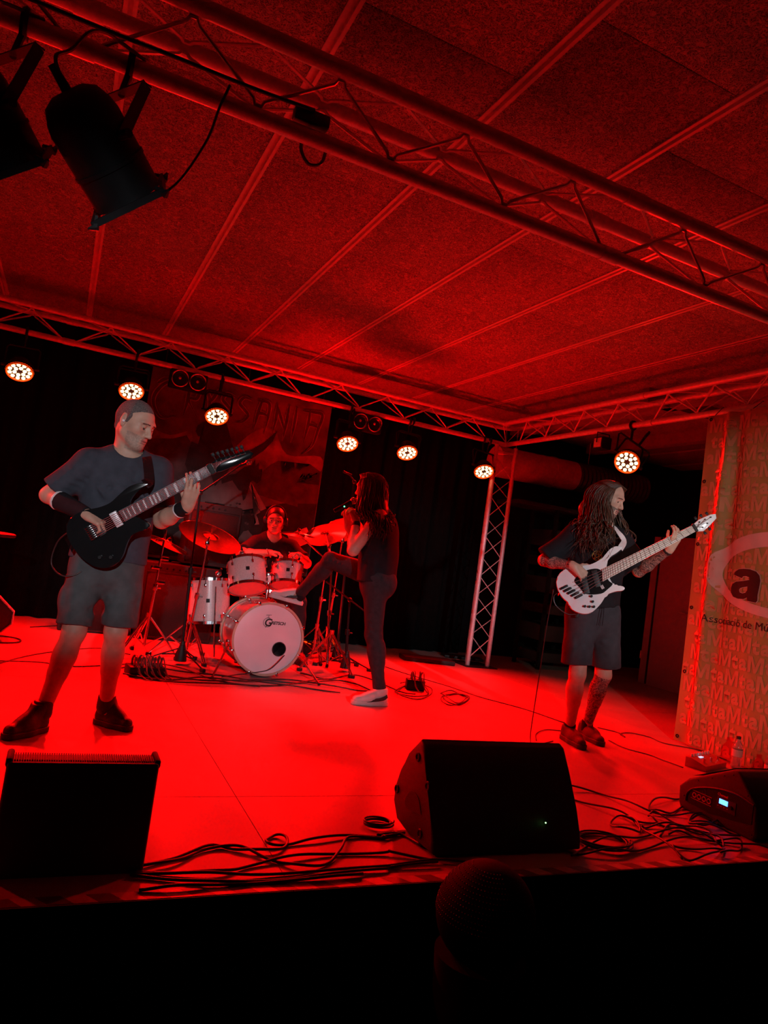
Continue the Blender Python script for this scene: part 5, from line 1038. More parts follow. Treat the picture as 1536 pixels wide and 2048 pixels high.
microphone('short black clip microphone on the rim of the larger rack tom', (1.43, 6.07, 1.0), (1.455, 6.06, 0.93), True, 0.013); microphone('short clip microphone on the rim of the floor tom', (1.30, 6.12, 0.80), (1.28, 6.16, 0.73), True, 0.013); microphone('short clip microphone on the rim of the smaller rack tom', (1.955, 6.05, 0.98), (1.93, 6.09, 0.92), True, 0.013)

# ------------------------------------------------------------------ dragon banner behind the drum kit
MT['cloth0'] = mat('banner_print_sky', (0.13, 0.105, 0.105), 0.7, 0, 0.7, 2.6, spec=0.15)
def pr(nm, c, var=0.35, sc=9): return mat(nm, c, 0.7, 0, var, sc, spec=0.15)
P_dk, P_md, P_lt, P_hi = pr('print_dark', (0.03, 0.024, 0.024)), pr('print_mid', (0.07, 0.055, 0.055)), pr('print_light', (0.2, 0.165, 0.165), 0.6, 5), pr('print_pale', (0.26, 0.22, 0.21))
P_edge = pr('print_letter_edge', (0.34, 0.3, 0.3))
DBY = 7.84
db = thing('stage_banner', 'large dark dragon banner with spiky band lettering behind the drum kit', 'banner', (1.64, DBY, 1.6))
def dz(x, z): return 0.012 * math.sin(x * 3.1) + 0.006 * math.sin(x * 9 + z)
MB().grid(lambda u, v: (0.62 - 1.64 + 2.03 * u, dz(0.62 + 2.03 * u, v), 0.75 - 1.6 + 2.0 * v), 40, 8).build('cloth', MT['cloth0'], db, sharp=0)
def flat(nm, pts, matl, lift, curve=0):
    if curve: pts = [p[:2] for p in crom([(a, b, 0) for a, b in pts], curve, True)]
    m = MB(); bm = bmesh.new(); f = bm.faces.new([bm.verts.new((x - 1.64, 0, z - 1.6)) for x, z in pts]); bmesh.ops.triangulate(bm, faces=[f])
    for _ in range(2): bmesh.ops.subdivide_edges(bm, edges=[e for e in bm.edges if e.calc_length() > 0.09], cuts=1)
    bmesh.ops.triangulate(bm, faces=bm.faces[:])
    for v in bm.verts: v.co.y = dz(v.co.x + 1.64, (v.co.z + 0.85) / 2) - lift
    m.bm(bm); o = m.build(nm, matl, db, sharp=0); return o
flat('printed_cloud', [(1.55, 1.9), (1.75, 2.25), (2.0, 2.35), (2.2, 2.1), (2.6, 2.15), (2.6, 1.95), (2.2, 1.9), (1.9, 1.75)], P_lt, 0.002, 4)
flat('printed_cloud', [(0.66, 2.1), (0.9, 2.06), (1.1, 2.14), (1.12, 1.98), (0.9, 1.96), (0.68, 1.98)], P_lt, 0.002, 4)
flat('printed_mountain', [(0.63, 1.6), (0.63, 1.95), (0.78, 2.0), (0.94, 2.03), (1.07, 2.09), (1.16, 1.98), (1.3, 1.6)], P_md, 0.003)
flat('printed_mountain', [(1.85, 1.6), (1.95, 1.86), (2.03, 1.95), (2.11, 2.01), (2.22, 1.94), (2.37, 1.92), (2.49, 2.04), (2.64, 1.97), (2.64, 1.5)], P_md, 0.003)
flat('printed_hill', [(0.63, 0.8), (0.63, 1.45), (1.0, 1.5), (1.5, 1.3), (2.0, 1.35), (2.3, 1.55), (2.64, 1.6), (2.64, 0.8)], P_dk, 0.0035)
flat('printed_castle', [(2.36, 1.8), (2.39, 1.87), (2.42, 1.86), (2.42, 1.92), (2.45, 1.92), (2.45, 1.88), (2.5, 1.88), (2.5, 1.94), (2.53, 1.94), (2.53, 1.89), (2.58, 1.9), (2.59, 1.96), (2.62, 1.96), (2.63, 1.82)], P_dk, 0.004)
flat('printed_fire', [(1.803, 1.691), (1.837, 1.716), (2.081, 1.423), (2.15, 1.3), (1.95, 1.25), (2.006, 1.38)], P_hi, 0.004)
flat('printed_dragon', [(1.155, 2.149), (1.169, 2.224), (1.232, 2.273), (1.319, 2.283), (1.36, 2.33), (1.409, 2.275), (1.47, 2.3), (1.508, 2.222), (1.566, 2.088), (1.62, 1.99), (1.651, 2.013), (1.789, 2.076), (1.905, 2.174), (2.049, 2.344), (2.012, 2.214), (1.919, 2.083), (1.821, 1.99), (1.724, 1.898), (1.588, 1.836), (1.55, 1.75), (1.45, 1.6), (1.36, 1.78), (1.304, 1.819), (1.27, 1.7), (1.2, 1.74), (1.145, 1.7), (1.1, 1.781), (1.112, 1.926), (1.129, 2.036), (1.202, 2.015), (1.248, 2.06), (1.257, 2.116), (1.188, 2.102)], P_dk, 0.005)
flat('printed_dragon', [(1.5, 1.72), (1.652, 1.774), (1.73, 1.862), (1.814, 1.9), (1.842, 1.976), (1.86, 1.9), (1.89, 1.95), (1.9, 1.87), (1.94, 1.88), (1.925, 1.82), (1.943, 1.753), (1.903, 1.709), (1.85, 1.735), (1.83, 1.72), (1.821, 1.639), (1.802, 1.525), (1.779, 1.494), (1.75, 1.6), (1.716, 1.603), (1.628, 1.697), (1.52, 1.64)], P_dk, 0.0055)
for k in range(26): a = random.uniform(1.62, 1.9); b = random.uniform(1.22, 1.46); flat('printed_leaf', [(a, b), (a + 0.02, b + 0.012), (a + 0.035, b), (a + 0.015, b - 0.015)], P_md if k % 2 else P_dk, 0.006)
# letters as blades: tapered ribbons
GL = {'C': [[(0.9, 0.95), (0.45, 1.05), (0.1, 0.7), (0.08, 0.35), (0.4, 0.02), (0.85, 0.12)], [(0.1, 0.95), (0.3, 1.1), (0.55, 1.2)]], 'R': [[(0.2, 1.05), (0.2, 0.5), (0.1, -0.1)], [(0.15, 1.0), (0.7, 0.95), (0.65, 0.6), (0.25, 0.52), (0.8, -0.05)]], 'Y': [[(0.1, 1.05), (0.45, 0.55), (0.4, -0.25)], [(0.9, 1.1), (0.62, 0.7), (0.45, 0.5)]],
      'S': [[(0.9, 0.98), (0.4, 1.02), (0.15, 0.75), (0.5, 0.52), (0.8, 0.3), (0.5, -0.02), (0.05, -0.12)]], 'A': [[(0.35, 1.1), (0.2, 0.5), (0.1, -0.2)], [(0.1, 1.0), (0.75, 0.98), (0.8, 0.4), (0.7, -0.25)], [(0.15, 0.5), (0.5, 0.54), (0.8, 0.48)]], 'N': [[(0.15, 1.05), (0.18, 0.5), (0.1, -0.15)], [(0.12, 1.0), (0.5, 0.5), (0.82, 0.0)], [(0.85, 1.1), (0.82, 0.4), (0.75, -0.35)]], 'I': [[(0.5, 1.1), (0.5, 0.5), (0.4, -0.35)]], 'Z': [[(0.1, 1.02), (0.6, 1.05), (0.95, 1.0), (0.85, 0.4), (0.7, -0.3), (0.3, -0.75)], [(0.4, 1.1), (0.4, 0.5), (0.3, -0.3)], [(0.4, 0.5), (0.6, 0.53), (0.88, 0.46)]]}
spots = [('C', 0.66, 2.30, 0.30, 0.30), ('R', 0.98, 2.40, 0.2, 0.24), ('Y', 1.17, 2.43, 0.18, 0.22), ('S', 1.36, 2.45, 0.17, 0.2), ('S', 1.55, 2.44, 0.17, 0.21), ('A', 1.75, 2.42, 0.2, 0.23), ('N', 1.97, 2.42, 0.2, 0.23), ('I', 2.18, 2.42, 0.1, 0.23), ('Z', 2.28, 2.42, 0.28, 0.23)]
pole = MB().cyl((-1.05, 0.02, 1.155), (1.05, 0.02, 1.155), 0.012, n=10).build('batten', MT['blackmetal'], db)
for k in (-0.9, 0.0, 0.9): MB().cyl((k, 0.02, 1.16), (k, 0.02, 1.51), 0.004, n=6).build('hanging_cord', MT['cable'], db)
for ch, x0, z0, w, h in spots:
    for wid, matl, lift in ((0.026, P_edge, 0.008), (0.017, P_md, 0.010)):
        m = MB()
        for st_ in GL[ch]:
            P = [np.array(p) for p in crom([(x0 + a * w, z0 - 0.08 + b * h * 1.25, 0) for a, b in st_], 6)]; L = []; Rr = []
            for i, p in enumerate(P):
                t = nrmz(P[min(i + 1, len(P) - 1)] - P[max(i - 1, 0)]); n = np.array([-t[1], t[0], 0]); u = i / (len(P) - 1); ww = wid * (0.2 + 0.8 * math.sin(pi * min(1, u * 0.9 + 0.12)))
                L.append(p + n * ww); Rr.append(p - n * ww)
            vs = [(q[0] - 1.64, dz(q[0], 0.8) - lift, q[1] - 1.6) for q in L + Rr]; k = len(L)
            m.add(vs, [(i, i + 1, k + i + 1, k + i) for i in range(k - 1)])
        m.build('printed_letter', matl, db, sharp=0)

# ------------------------------------------------------------------ association banner on the right truss
MT['mtabase'] = mat('banner_ochre_vinyl', (0.36, 0.26, 0.10), 0.55, 0, 0.12, 5, spec=0.3)
MT['mtaletter'] = mat('banner_letter_print', (0.50, 0.26, 0.15), 0.55, 0, 0.1, 8, spec=0.3)
MT['mtaring'] = mat('banner_pale_pink_print', (0.62, 0.42, 0.44), 0.5, 0, 0.05)
MT['mtablack'] = mat('banner_black_print', (0.012, 0.01, 0.01), 0.5)
RX, RY0, RY1, RZ0, RZ1 = 4.53, 4.12, 2.85, 0.015, 2.58
rb = thing('association_banner', 'ochre banner with repeated Mta letters and an oval logo', 'banner', (RX, 3.2, 0))
def bx_(y, z):
    """fold profile: a deep fold near the left edge, soft waves further on"""
    s = RY0 - y; w = 0.045 * math.exp(-((s - 0.2 - 0.03 * (z - 1.3)) / 0.045) ** 2) - 0.03 * math.exp(-((s - 0.3) / 0.06) ** 2)
    return -w * (0.35 + 0.65 * min(1, z / 1.6)) + 0.016 * math.sin(s * 6.5 + 0.8 + 0.4 * z) + 0.006 * math.sin(s * 15 + z * 2) + 0.02 * (1 - z / 2.6)
MB().grid(lambda u, v: (bx_(RY0 + (RY1 - RY0) * u, RZ0 + (RZ1 - RZ0) * v), RY0 + (RY1 - RY0) * u - 3.2, RZ0 + (RZ1 - RZ0) * v), 90, 24).build('cloth', MT['mtabase'], rb, sharp=0)
def on_banner(vs, fs, y, z, lift, sub=0.03):
    """text lies on the banner: text x runs towards the audience (-y)"""
    m = MB(); bm = bmesh.new(); V_ = [bm.verts.new((0, y - a, z + b)) for a, b, _ in vs]
    for f in fs:
        try: bm.faces.new([V_[i] for i in f])
        except ValueError: pass
    if sub: bmesh.ops.subdivide_edges(bm, edges=[e for e in bm.edges if e.calc_length() > sub * 2], cuts=2)
    bmesh.ops.triangulate(bm, faces=bm.faces[:])
    for v in bm.verts: v.co.x = bx_(v.co.y, v.co.z) - lift; v.co.y -= 3.2
    m.bm(bm); return m
LET = {}; adv = {}
for ch in 'Mta':
    vs, fs = text_mesh(ch, 0.15, 0.006, 0, 1, 'LEFT')
    if ch == 'M': vs, fs = [(a * 0.118, b * 0.114, 0) for a, b in ((0, 0), (0, 1), (0.27, 1), (0.5, 0.36), (0.73, 1), (1, 1), (1, 0), (0.79, 0), (0.79, 0.7), (0.585, 0), (0.415, 0), (0.21, 0.7), (0.21, 0))], [(0, 1, 11, 12), (1, 2, 11), (2, 3, 10, 11), (3, 9, 10), (3, 4, 8, 9), (4, 5, 8), (5, 6, 7, 8)]
    x0 = min(v[0] for v in vs); x1 = max(v[0] for v in vs); LET[ch] = ([(a - x0, b, c) for a, b, c in vs], fs); adv[ch] = x1 - x0 + 0.006
MID = sum(v[1] for v in LET['M'][0]) / len(LET['M'][0])
offs = [0.0, 0.16, 0.07, 0.24, 0.12, 0.2, 0.04, 0.18]
BASE = {ch: min(v[1] for v in LET[ch][0]) for ch in 'Mta'}
for k in range(20):
    z = 0.025 + 0.127 * k; x = -offs[k % 8]; i = 0
    while True:
        ch = 'Mta'[i % 3]; w_ = adv[ch]; i += 1
        if x + w_ > 1.24: break
        if x > 0.004: on_banner([(a + x, b - BASE[ch], c) for a, b, c in LET[ch][0]], LET[ch][1], RY0, z, 0.003).build('printed_letter', MT['mtaletter'], rb, sharp=0)
        x += w_
ec, ez = 3.30, 1.36
def ring(a0, b0, a1, b1, dy, dzz, lift, matl, nm):
    N = 72; vs = []; fs = []
    for k in range(N):
        t = 2 * pi * k / N; vs += [(-a0 * math.cos(t), b0 * math.sin(t), 0), (dy - a1 * math.cos(t), dzz + b1 * math.sin(t), 0)]
    fs = [(2 * k, 2 * ((k + 1) % N), 2 * ((k + 1) % N) + 1, 2 * k + 1) for k in range(N)]
    return on_banner(vs, fs, ec, ez, lift, 0.012).build(nm, matl, rb, sharp=0)
ring(0.65, 0.31, 0.56, 0.225, 0.02, -0.02, 0.006, MT['mtaring'], 'oval_logo')
AO = [(1040, 550), (1060, 500), (1120, 465), (1200, 455), (1300, 455), (1400, 480), (1450, 530), (1470, 600), (1465, 700), (1455, 800), (1460, 880), (1440, 910), (1310, 900), (1300, 855), (1250, 880), (1150, 885), (1060, 865), (1010, 810), (1005, 740), (1030, 680), (1090, 645), (1200, 630), (1310, 605), (1305, 570), (1260, 555), (1210, 560), (1185, 590)]
AH = [(1295, 700), (1220, 715), (1170, 735), (1155, 760), (1170, 795), (1220, 805), (1270, 790), (1295, 750)]
def letter_a(grow, lift, nm, matl):
    c = (1240, 680); bm = bmesh.new(); ed = []
    for loop, g in ((AO, grow), (AH, -grow)):
        n = len(loop); area = sum(loop[i][0] * loop[(i + 1) % n][1] - loop[(i + 1) % n][0] * loop[i][1] for i in range(n)); sg = 1 if area > 0 else -1; V_ = []
        for i in range(n):
            p0, p1, p2 = (np.array(loop[(i + q) % n], float) for q in (-1, 0, 1)); t = nrmz(nrmz(p1 - p0) + nrmz(p2 - p1)); nn = np.array([t[1], -t[0]]) * sg; q = p1 + nn * g
            V_.append(bm.verts.new((q[0] * 0.000521 - 0.521, 0.235 - (q[1] - 450) * 0.000511, 0)))
        ed += [bm.edges.new((V_[i], V_[(i + 1) % n])) for i in range(n)]
    bmesh.ops.triangle_fill(bm, edges=ed, use_beauty=True); bm.verts.index_update(); vs = [v.co[:] for v in bm.verts]; fs = [[v.index for v in f.verts] for f in bm.faces]; bm.free()
    on_banner(vs, fs, 3.731, 1.150, lift).build(nm, matl, rb, sharp=0)
letter_a(10, 0.005, 'logo_letter_edge', MT['mtaring']); letter_a(0, 0.008, 'logo_letter', MT['mtablack'])
vs, fs = text_mesh('Associació de Mús', 0.078, 0.0, 0, 1.0, 'LEFT'); on_banner(vs, fs, 3.945, 0.985, 0.006).build('banner_caption', MT['mtablack'], rb, sharp=0)['kind'] = 'stuff'
for k in range(6):
    z = 0.05 + 0.5 * k
    MB().torus(0.011, 0.004, frame((bx_(RY0 - 0.03, z) - 0.004, RY0 - 0.03 - 3.2, z), (0, 1, 0), (1, 0, 0)), 14, 6).build('grommet', MT['blackmetal'], rb)
for k in range(4): y = RY0 - 0.05 - 0.36 * k; MB().tube([(bx_(y, RZ1) , y - 3.2, RZ1 - 0.01), (0.1, y - 3.2, TZ + 0.03), (0.15, y - 3.2, TZ), (0.1, y - 3.2, TZ - 0.04), (bx_(y, RZ1), y - 3.2, RZ1 - 0.012)], 0.003, 5).build('cable_tie', MT['rubber'], rb)

# ------------------------------------------------------------------ floor monitors
MT['grille'] = mat('perforated_grille', (0.02, 0.02, 0.02), 0.5, 0.3, 0.3, 90, 0.6, 700)
def wedge(label, prof, x0, x1, side_extra, grille=True):
    """prof: (y, z) outline in world; extruded along x"""
    cx = (x0 + x1) / 2; y0 = sum(p[0] for p in prof) / len(prof); T = thing('floor_monitor', label, 'speaker', (cx, y0, 0)); L = x1 - x0
    out = [p[:2] for p in crom([(a - y0, b, 0) for a, b in prof], 1, True)]
    M = frame((-L / 2, 0, 0), (0, 1, 0), (1, 0, 0))
    MB().prism(out, 0, L, M, 0.014, 3).build('cabinet', MT['texturedcab'], T, sharp=50)
    side_extra(T, M, y0, L); return T
def dome(pts, n=4): return [p[:2] for p in crom([(a, b, 0) for a, b in pts], n)]
def c_extra(T, M, y0, L):
    for k, (y, z) in enumerate(((2.545, 0.315), (2.44, 0.235), (2.45, 0.05), (2.685, 0.14))):
        q = MB().torus(0.014, 0.005, M @ Matrix.Translation((y - y0, z, -0.001)), 18, 6); q.build('flying_point', MT['blackmetal'], T); MB().lathe([(0, -0.0015), (0.012, -0.0015)], M @ Matrix.Translation((y - y0, z, 0)), 14, cap=False).build('socket', MT['rubber'], T)
    MB().prism(dome([(2.46 - y0, 0.12), (2.5 - y0, 0.17), (2.56 - y0, 0.175), (2.6 - y0, 0.13), (2.585 - y0, 0.1), (2.52 - y0, 0.105)]), -0.0025, 0.004, M).build('handle_recess', MT['rubber'], T)
    MB().grid(lambda u, v: ((u - 0.5) * (L - 0.06), 2.545 - y0 + 0.165 * v + 0.012 * math.sin(v * pi), 0.384 - 0.21 * v + 0.012 * math.sin(v * pi)), 8, 8).build('grille', MT['grille'], T)
    MB().sphere((0.17, 2.395 - y0 - 0.032 + 0.0, 0.115), 0.003, 8).build('power_light', mat('green_power_led', (0, 0.3, 0), 0.3, emit=(0.3, 1.0, 0.25), estr=6.0), T)
wedge('large black floor monitor at the centre of the stage front', [(2.345, 0.012), (2.352, 0.06), (2.40, 0.15), (2.47, 0.275), (2.52, 0.372), (2.55, 0.385), (2.625, 0.305), (2.685, 0.225), (2.712, 0.15), (2.71, 0.085), (2.66, 0.025), (2.52, 0.012)], 1.44, 2.15, c_extra)
def l_extra(T, M, y0, L):
    for k in range(60): MB().box((-L / 2 + 0.02 + (L - 0.04) * k / 59, 2.40 - y0, 0.336), (0.0036, 0.07, 0.006)).build('grille_rib', MT['grille'], T)
    for s in (-1, 1): MB().box((s * (L / 2 - 0.006), 2.41 - y0, 0.33), (0.02, 0.1, 0.03), bev=0.008).build('corner_cap', MT['rubber'], T)
wedge('black floor monitor with ribbed grille edge at the left stage front', [(2.345, 0.0), (2.35, 0.335), (2.42, 0.338), (2.68, 0.13), (2.70, 0.02), (2.69, 0.0)], -0.032, 0.405, l_extra)
MT['lcd'] = mat('blue_lcd', (0.02, 0.06, 0.3), 0.3, emit=(0.08, 0.3, 1.0), estr=3.5)
MT['whiteprint'] = mat('white_silkscreen', (0.6, 0.55, 0.55), 0.5)
def r_extra(T, M, y0, L):
    w = lambda y, z, d=0: M @ Matrix.Translation((y - y0, z, -d))
    MB().prism(dome([(2.755 - y0, 0.085), (2.715 - y0, 0.125), (2.6 - y0, 0.165), (2.47 - y0, 0.18), (2.375 - y0, 0.165)]) + [(2.375 - y0, 0.075), (2.46 - y0, 0.06), (2.62 - y0, 0.04), (2.745 - y0, 0.045)], -0.003, 0.002, M).build('connector_panel', MT['blackmetal'], T)
    MB().tube([tuple(M @ Vector((a, b, -0.005))) for a, b in dome([(2.762 - y0, 0.05), (2.757 - y0, 0.09), (2.715 - y0, 0.13), (2.6 - y0, 0.17), (2.47 - y0, 0.186), (2.37 - y0, 0.168)])], 0.005, 6).build('panel_rim', MT['blackplastic'], T)
    q = MB().box((0, 0, -0.005), (0.05, 0.024, 0.004), w(2.535, 0.122)); q.build('lcd_screen', MT['lcd'], T); MB().box((0, -0.006, -0.0042), (0.11, 0.06, 0.003), w(2.52, 0.118)).build('lcd_frame', MT['blackplastic'], T)
    MB().cyl(w(2.49, 0.112) @ Vector((0, 0, -0.003)), w(2.49, 0.112) @ Vector((0, 0, -0.014)), 0.009, n=14).build('encoder_knob', MT['blackmetal'], T)
    for k in range(4): MB().torus(0.011, 0.0025, w(2.712 - 0.03 * k, 0.096 - 0.0 * k, 0.004), 16, 6).build('socket', MT['whiteprint'], T)
    m = MB(); m.tube([tuple(w(2.735, 0.118, 0.004) @ Vector((a, b, 0))) for a, b in ((0, 0), (-0.13, 0), (-0.13, -0.042), (0, -0.042))], 0.0012, 4, True); m.tube([tuple(w(2.665, 0.145, 0.004) @ Vector((a, b, 0))) for a, b in ((0, 0), (-0.02, 0), (-0.02, -0.022), (0, -0.022))], 0.001, 4, True); m.build('panel_print', MT['whiteprint'], T)
    vs, fs = text_mesh('Channel', 0.018, 0.0004); MB().add([(-a, b, -0.0035) for a, b, c in vs], [f[::-1] for f in fs], w(2.545, 0.152)).build('panel_lettering', MT['whiteprint'], T)
    for k in range(4): MB().box((0, 0, -0.006), (0.006, 0.003, 0.001), w(2.565 - 0.018 * k, 0.098)).build('panel_button', MT['whiteprint'], T)
    for y, z in ((2.70, 0.175), (2.62, 0.215), (2.55, 0.25), (2.5, 0.27), (2.41, 0.2), (2.36, 0.1), (2.37, 0.03), (2.78, 0.07)): MB().sphere((0, 0, 0), 0.004, 8, (1, 1, 0.5), w(y, z, 0.001)).build('screw', MT['blackmetal'], T)
    MB().grid(lambda u, v: ((u - 0.5) * (L - 0.04), 2.505 - y0 + 0.25 * v, 0.302 - 0.12 * v), 8, 4).build('grille', MT['grille'], T)
wedge('floor monitor with lit blue display and connector panel on the right', [(2.365, 0.0), (2.347, 0.03), (2.36, 0.17), (2.47, 0.292), (2.50, 0.298), (2.765, 0.165), (2.82, 0.11), (2.815, 0.03), (2.80, 0.0)], 3.2, 3.78, r_extra)

# ------------------------------------------------------------------ hazard tape along the stage edge
MT['tape_w'] = mat('white_tape', (0.42, 0.38, 0.36), 0.5, 0, 0.2, 30); MT['tape_r'] = mat('red_tape', (0.11, 0.02, 0.018), 0.5, 0, 0.2, 30)
ht = thing('hazard_tape', 'red and white striped tape along the front edge of the stage', 'tape', (1.6, 2.2, 0))
for k in range(-14, 52):
    x = -1.6 + 0.067 * k
    m = MB().prism([(x, -0.024), (x + 0.066, -0.024), (x + 0.031, 0.024), (x - 0.035, 0.024)], 0.0006, 0.0016); m.build('tape_stripe', MT['tape_w'] if k % 2 else MT['tape_r'], ht)

# ------------------------------------------------------------------ cables
CAB = {}
CAB['front'] = [
    [(0.367, 2.367), (0.514, 2.424), (0.625, 2.491), (0.680, 2.502), (0.741, 2.461), (0.865, 2.450), (0.921, 2.497), (0.932, 2.551), (0.901, 2.579), (0.853, 2.535), (0.858, 2.492), (0.925, 2.497), (1.031, 2.526), (1.195, 2.554), (1.331, 2.533), (1.307, 2.546), (1.414, 2.556), (1.446, 2.440)],
    [(0.367, 2.359), (0.510, 2.397), (0.624, 2.481), (0.738, 2.485), (0.814, 2.395), (0.878, 2.342), (0.941, 2.313), (1.023, 2.337), (1.105, 2.429), (1.191, 2.543), (1.326, 2.522), (1.321, 2.524), (1.438, 2.568)],
    [(0.365, 2.342), (0.537, 2.311), (0.657, 2.310), (0.749, 2.345), (0.892, 2.388), (1.038, 2.404), (1.267, 2.394), (1.293, 2.390), (1.431, 2.324)],
    [(0.364, 2.330), (0.575, 2.302), (0.731, 2.276), (0.994, 2.283), (1.215, 2.279), (1.251, 2.298), (1.426, 2.314), (1.579, 2.276)],
    [(0.363, 2.317), (0.529, 2.262), (0.641, 2.233), (0.804, 2.234), (0.980, 2.245), (1.210, 2.268), (1.243, 2.282), (1.436, 2.291)],
    [(0.380, 2.220), (0.486, 2.223), (0.639, 2.223), (0.885, 2.224), (1.113, 2.234)],
]
CAB['tangle'] = [
    [(2.672, 3.067), (2.804, 3.015), (2.856, 2.868), (2.896, 2.720), (3.038, 2.679), (3.155, 2.656), (3.216, 2.583), (3.142, 2.536), (3.064, 2.574), (3.091, 2.624), (3.182, 2.637), (3.204, 2.533), (3.218, 2.466)],
    [(2.561, 2.931), (2.644, 2.783), (2.704, 2.660), (2.667, 2.533), (2.623, 2.359), (2.607, 2.239), (2.640, 2.197), (2.789, 2.235), (2.932, 2.305), (2.995, 2.373), (2.962, 2.436), (2.910, 2.518), (2.826, 2.555), (2.713, 2.546), (2.659, 2.525)],
    [(3.322, 2.896), (3.223, 2.898), (3.068, 2.853), (2.971, 2.789), (2.940, 2.718), (3.003, 2.689), (3.198, 2.782), (3.254, 2.761), (3.267, 2.668), (3.225, 2.582), (3.116, 2.538), (3.064, 2.574)],
    [(2.858, 2.585), (2.708, 2.610), (2.632, 2.647), (2.542, 2.603), (2.513, 2.527), (2.593, 2.492), (2.651, 2.526), (2.692, 2.611), (2.702, 2.694)],
    [(2.048, 2.353), (2.117, 2.309), (2.260, 2.309), (2.408, 2.309), (2.680, 2.383), (2.850, 2.384), (2.995, 2.358), (3.092, 2.292), (3.187, 2.270)],
    [(2.705, 2.454), (2.828, 2.523), (2.952, 2.515), (2.978, 2.420), (2.923, 2.335), (2.940, 2.305), (2.856, 2.256), (2.793, 2.289), (2.663, 2.328), (2.621, 2.304), (2.594, 2.227)],
    [(2.846, 2.670), (2.906, 2.684), (2.934, 2.581), (2.994, 2.513), (3.011, 2.433), (2.970, 2.390), (2.928, 2.454), (2.843, 2.538), (2.824, 2.604), (2.834, 2.653)],
    [(2.043, 2.279), (2.211, 2.379), (2.361, 2.421), (2.532, 2.437), (2.742, 2.482), (2.919, 2.486), (3.053, 2.445), (3.136, 2.378)],
    [(3.181, 2.421), (3.131, 2.472), (3.072, 2.540), (3.038, 2.592), (3.155, 2.656), (3.255, 2.633), (3.249, 2.530), (3.214, 2.387)],
    [(2.737, 2.437), (2.847, 2.459), (2.930, 2.378), (3.077, 2.352), (3.060, 2.309), (2.948, 2.248), (2.827, 2.232)],
]
CAB['bassist'] = [
    [(3.159, 4.001), (3.285, 4.170), (3.465, 4.293), (3.594, 4.287), (3.689, 4.254)],
    [(4.078, 4.432), (4.161, 4.305), (4.115, 4.170), (4.151, 4.260), (4.285, 4.296), (4.388, 4.196), (4.380, 4.026), (4.551, 3.878), (4.586, 3.651)],
    [(3.859, 4.064), (3.828, 3.866), (3.914, 3.725), (3.919, 3.586), (3.940, 3.454)],
]
CAB['long'] = [
    [(3.188, 6.558), (3.246, 6.302), (3.360, 5.995), (3.467, 5.707), (3.553, 5.341), (3.750, 4.946), (3.834, 4.535)],
]
CAB['drum'] = [
    [(0.563, 5.338), (0.809, 5.243), (1.118, 5.398), (1.408, 5.340), (1.784, 5.552), (2.078, 5.411), (2.305, 5.325), (2.436, 5.268)],
    [(0.589, 5.467), (0.867, 5.429), (1.169, 5.275), (1.595, 5.462), (1.919, 5.442), (2.370, 5.600), (2.517, 5.200)],
    [(0.678, 5.305), (0.939, 5.181), (1.304, 5.211), (1.716, 5.318), (2.200, 5.631), (2.472, 5.513)],
    [(0.792, 5.718), (0.961, 5.585), (1.301, 5.560), (1.566, 5.348), (1.869, 5.287), (2.152, 5.152)],
    [(0.560, 5.547), (0.807, 5.862), (1.015, 5.697), (1.222, 5.358), (1.528, 5.202)],
    [(2.041, 5.824), (2.216, 5.674), (2.550, 5.936), (2.673, 5.763), (2.777, 5.366), (2.855, 5.241)],
]
CAB['left'] = [
    [(-0.248, 5.447), (-0.050, 5.857), (0.154, 6.132), (0.460, 6.382), (0.685, 6.200)],
    [(-0.257, 5.567), (0.024, 5.617), (0.254, 5.552), (0.611, 5.752)],
    [(-0.102, 7.252), (0.149, 7.505), (0.381, 7.790), (0.698, 7.510)],
]
CAB['coil2'] = [
    [(3.126, 5.300), (3.354, 5.482), (3.374, 5.300), (3.268, 5.085), (3.041, 4.942), (2.994, 5.048), (3.158, 5.271), (3.350, 5.386), (3.357, 5.206), (3.168, 4.999), (3.031, 5.005), (3.091, 5.186), (3.346, 5.423), (3.348, 5.240), (3.164, 5.031), (3.123, 5.124), (3.126, 5.300)],
    [(2.902, 5.624), (3.147, 5.810), (3.165, 5.572), (3.026, 5.278), (2.802, 5.092), (2.662, 5.130), (2.724, 5.353), (2.936, 5.593), (3.114, 5.599), (3.016, 5.312), (2.744, 5.114), (2.693, 5.240), (2.854, 5.496), (3.103, 5.676)],
]
def cable(label, pts, r, grp, z=0.0, jit=0.0):
    P = crom([(a, b, 0) for a, b in pts], 7); ph = random.random() * 6
    m = MB().tube([(p[0], p[1], r + 0.0006 + z * (0.5 + 0.5 * math.sin(i * 0.35 + ph))) for i, p in enumerate(P)], r, 6); o = m.build('cable', MT['cable'], sharp=0); tag(o, label, 'cable', grp); return o
FL = ['black cable making a small round loop on the red floor near stage centre', 'black cable curving down then back up between left and centre monitors', 'single thick black cable running straight to the centre monitor\'s lower corner', 'upper black cable of the flat bundle along the stage front', 'lower black cable of the flat bundle sagging towards the hazard tape', 'thin black cable lying right beside the hazard tape']
for p, l in zip(CAB['front'], FL): cable(l, p, 0.0055, 'cables along the stage front', 0.008)
for p in CAB['tangle']: cable('black cable in the tangle on the floor before the right monitor', p, 0.0048, 'cable tangle at the right', 0.02)
for p, l in zip(CAB['bassist'], ('thin black lead curling on the floor left of the bassist\'s shoes', 'thin black lead with a small loop running towards the ochre banner', 'thin black lead running from bassist\'s shoes to the effects pedal')): cable(l, p, 0.0035, 'leads at the bassist\'s feet', 0.002)
cable('long thin cable crossing the red floor from drums to bassist', CAB['long'][0], 0.004, None)
for p in CAB['drum']: cable('black cable lying in the bundle in front of the bass drum', p, 0.0055, 'cables before the drum kit', 0.012)
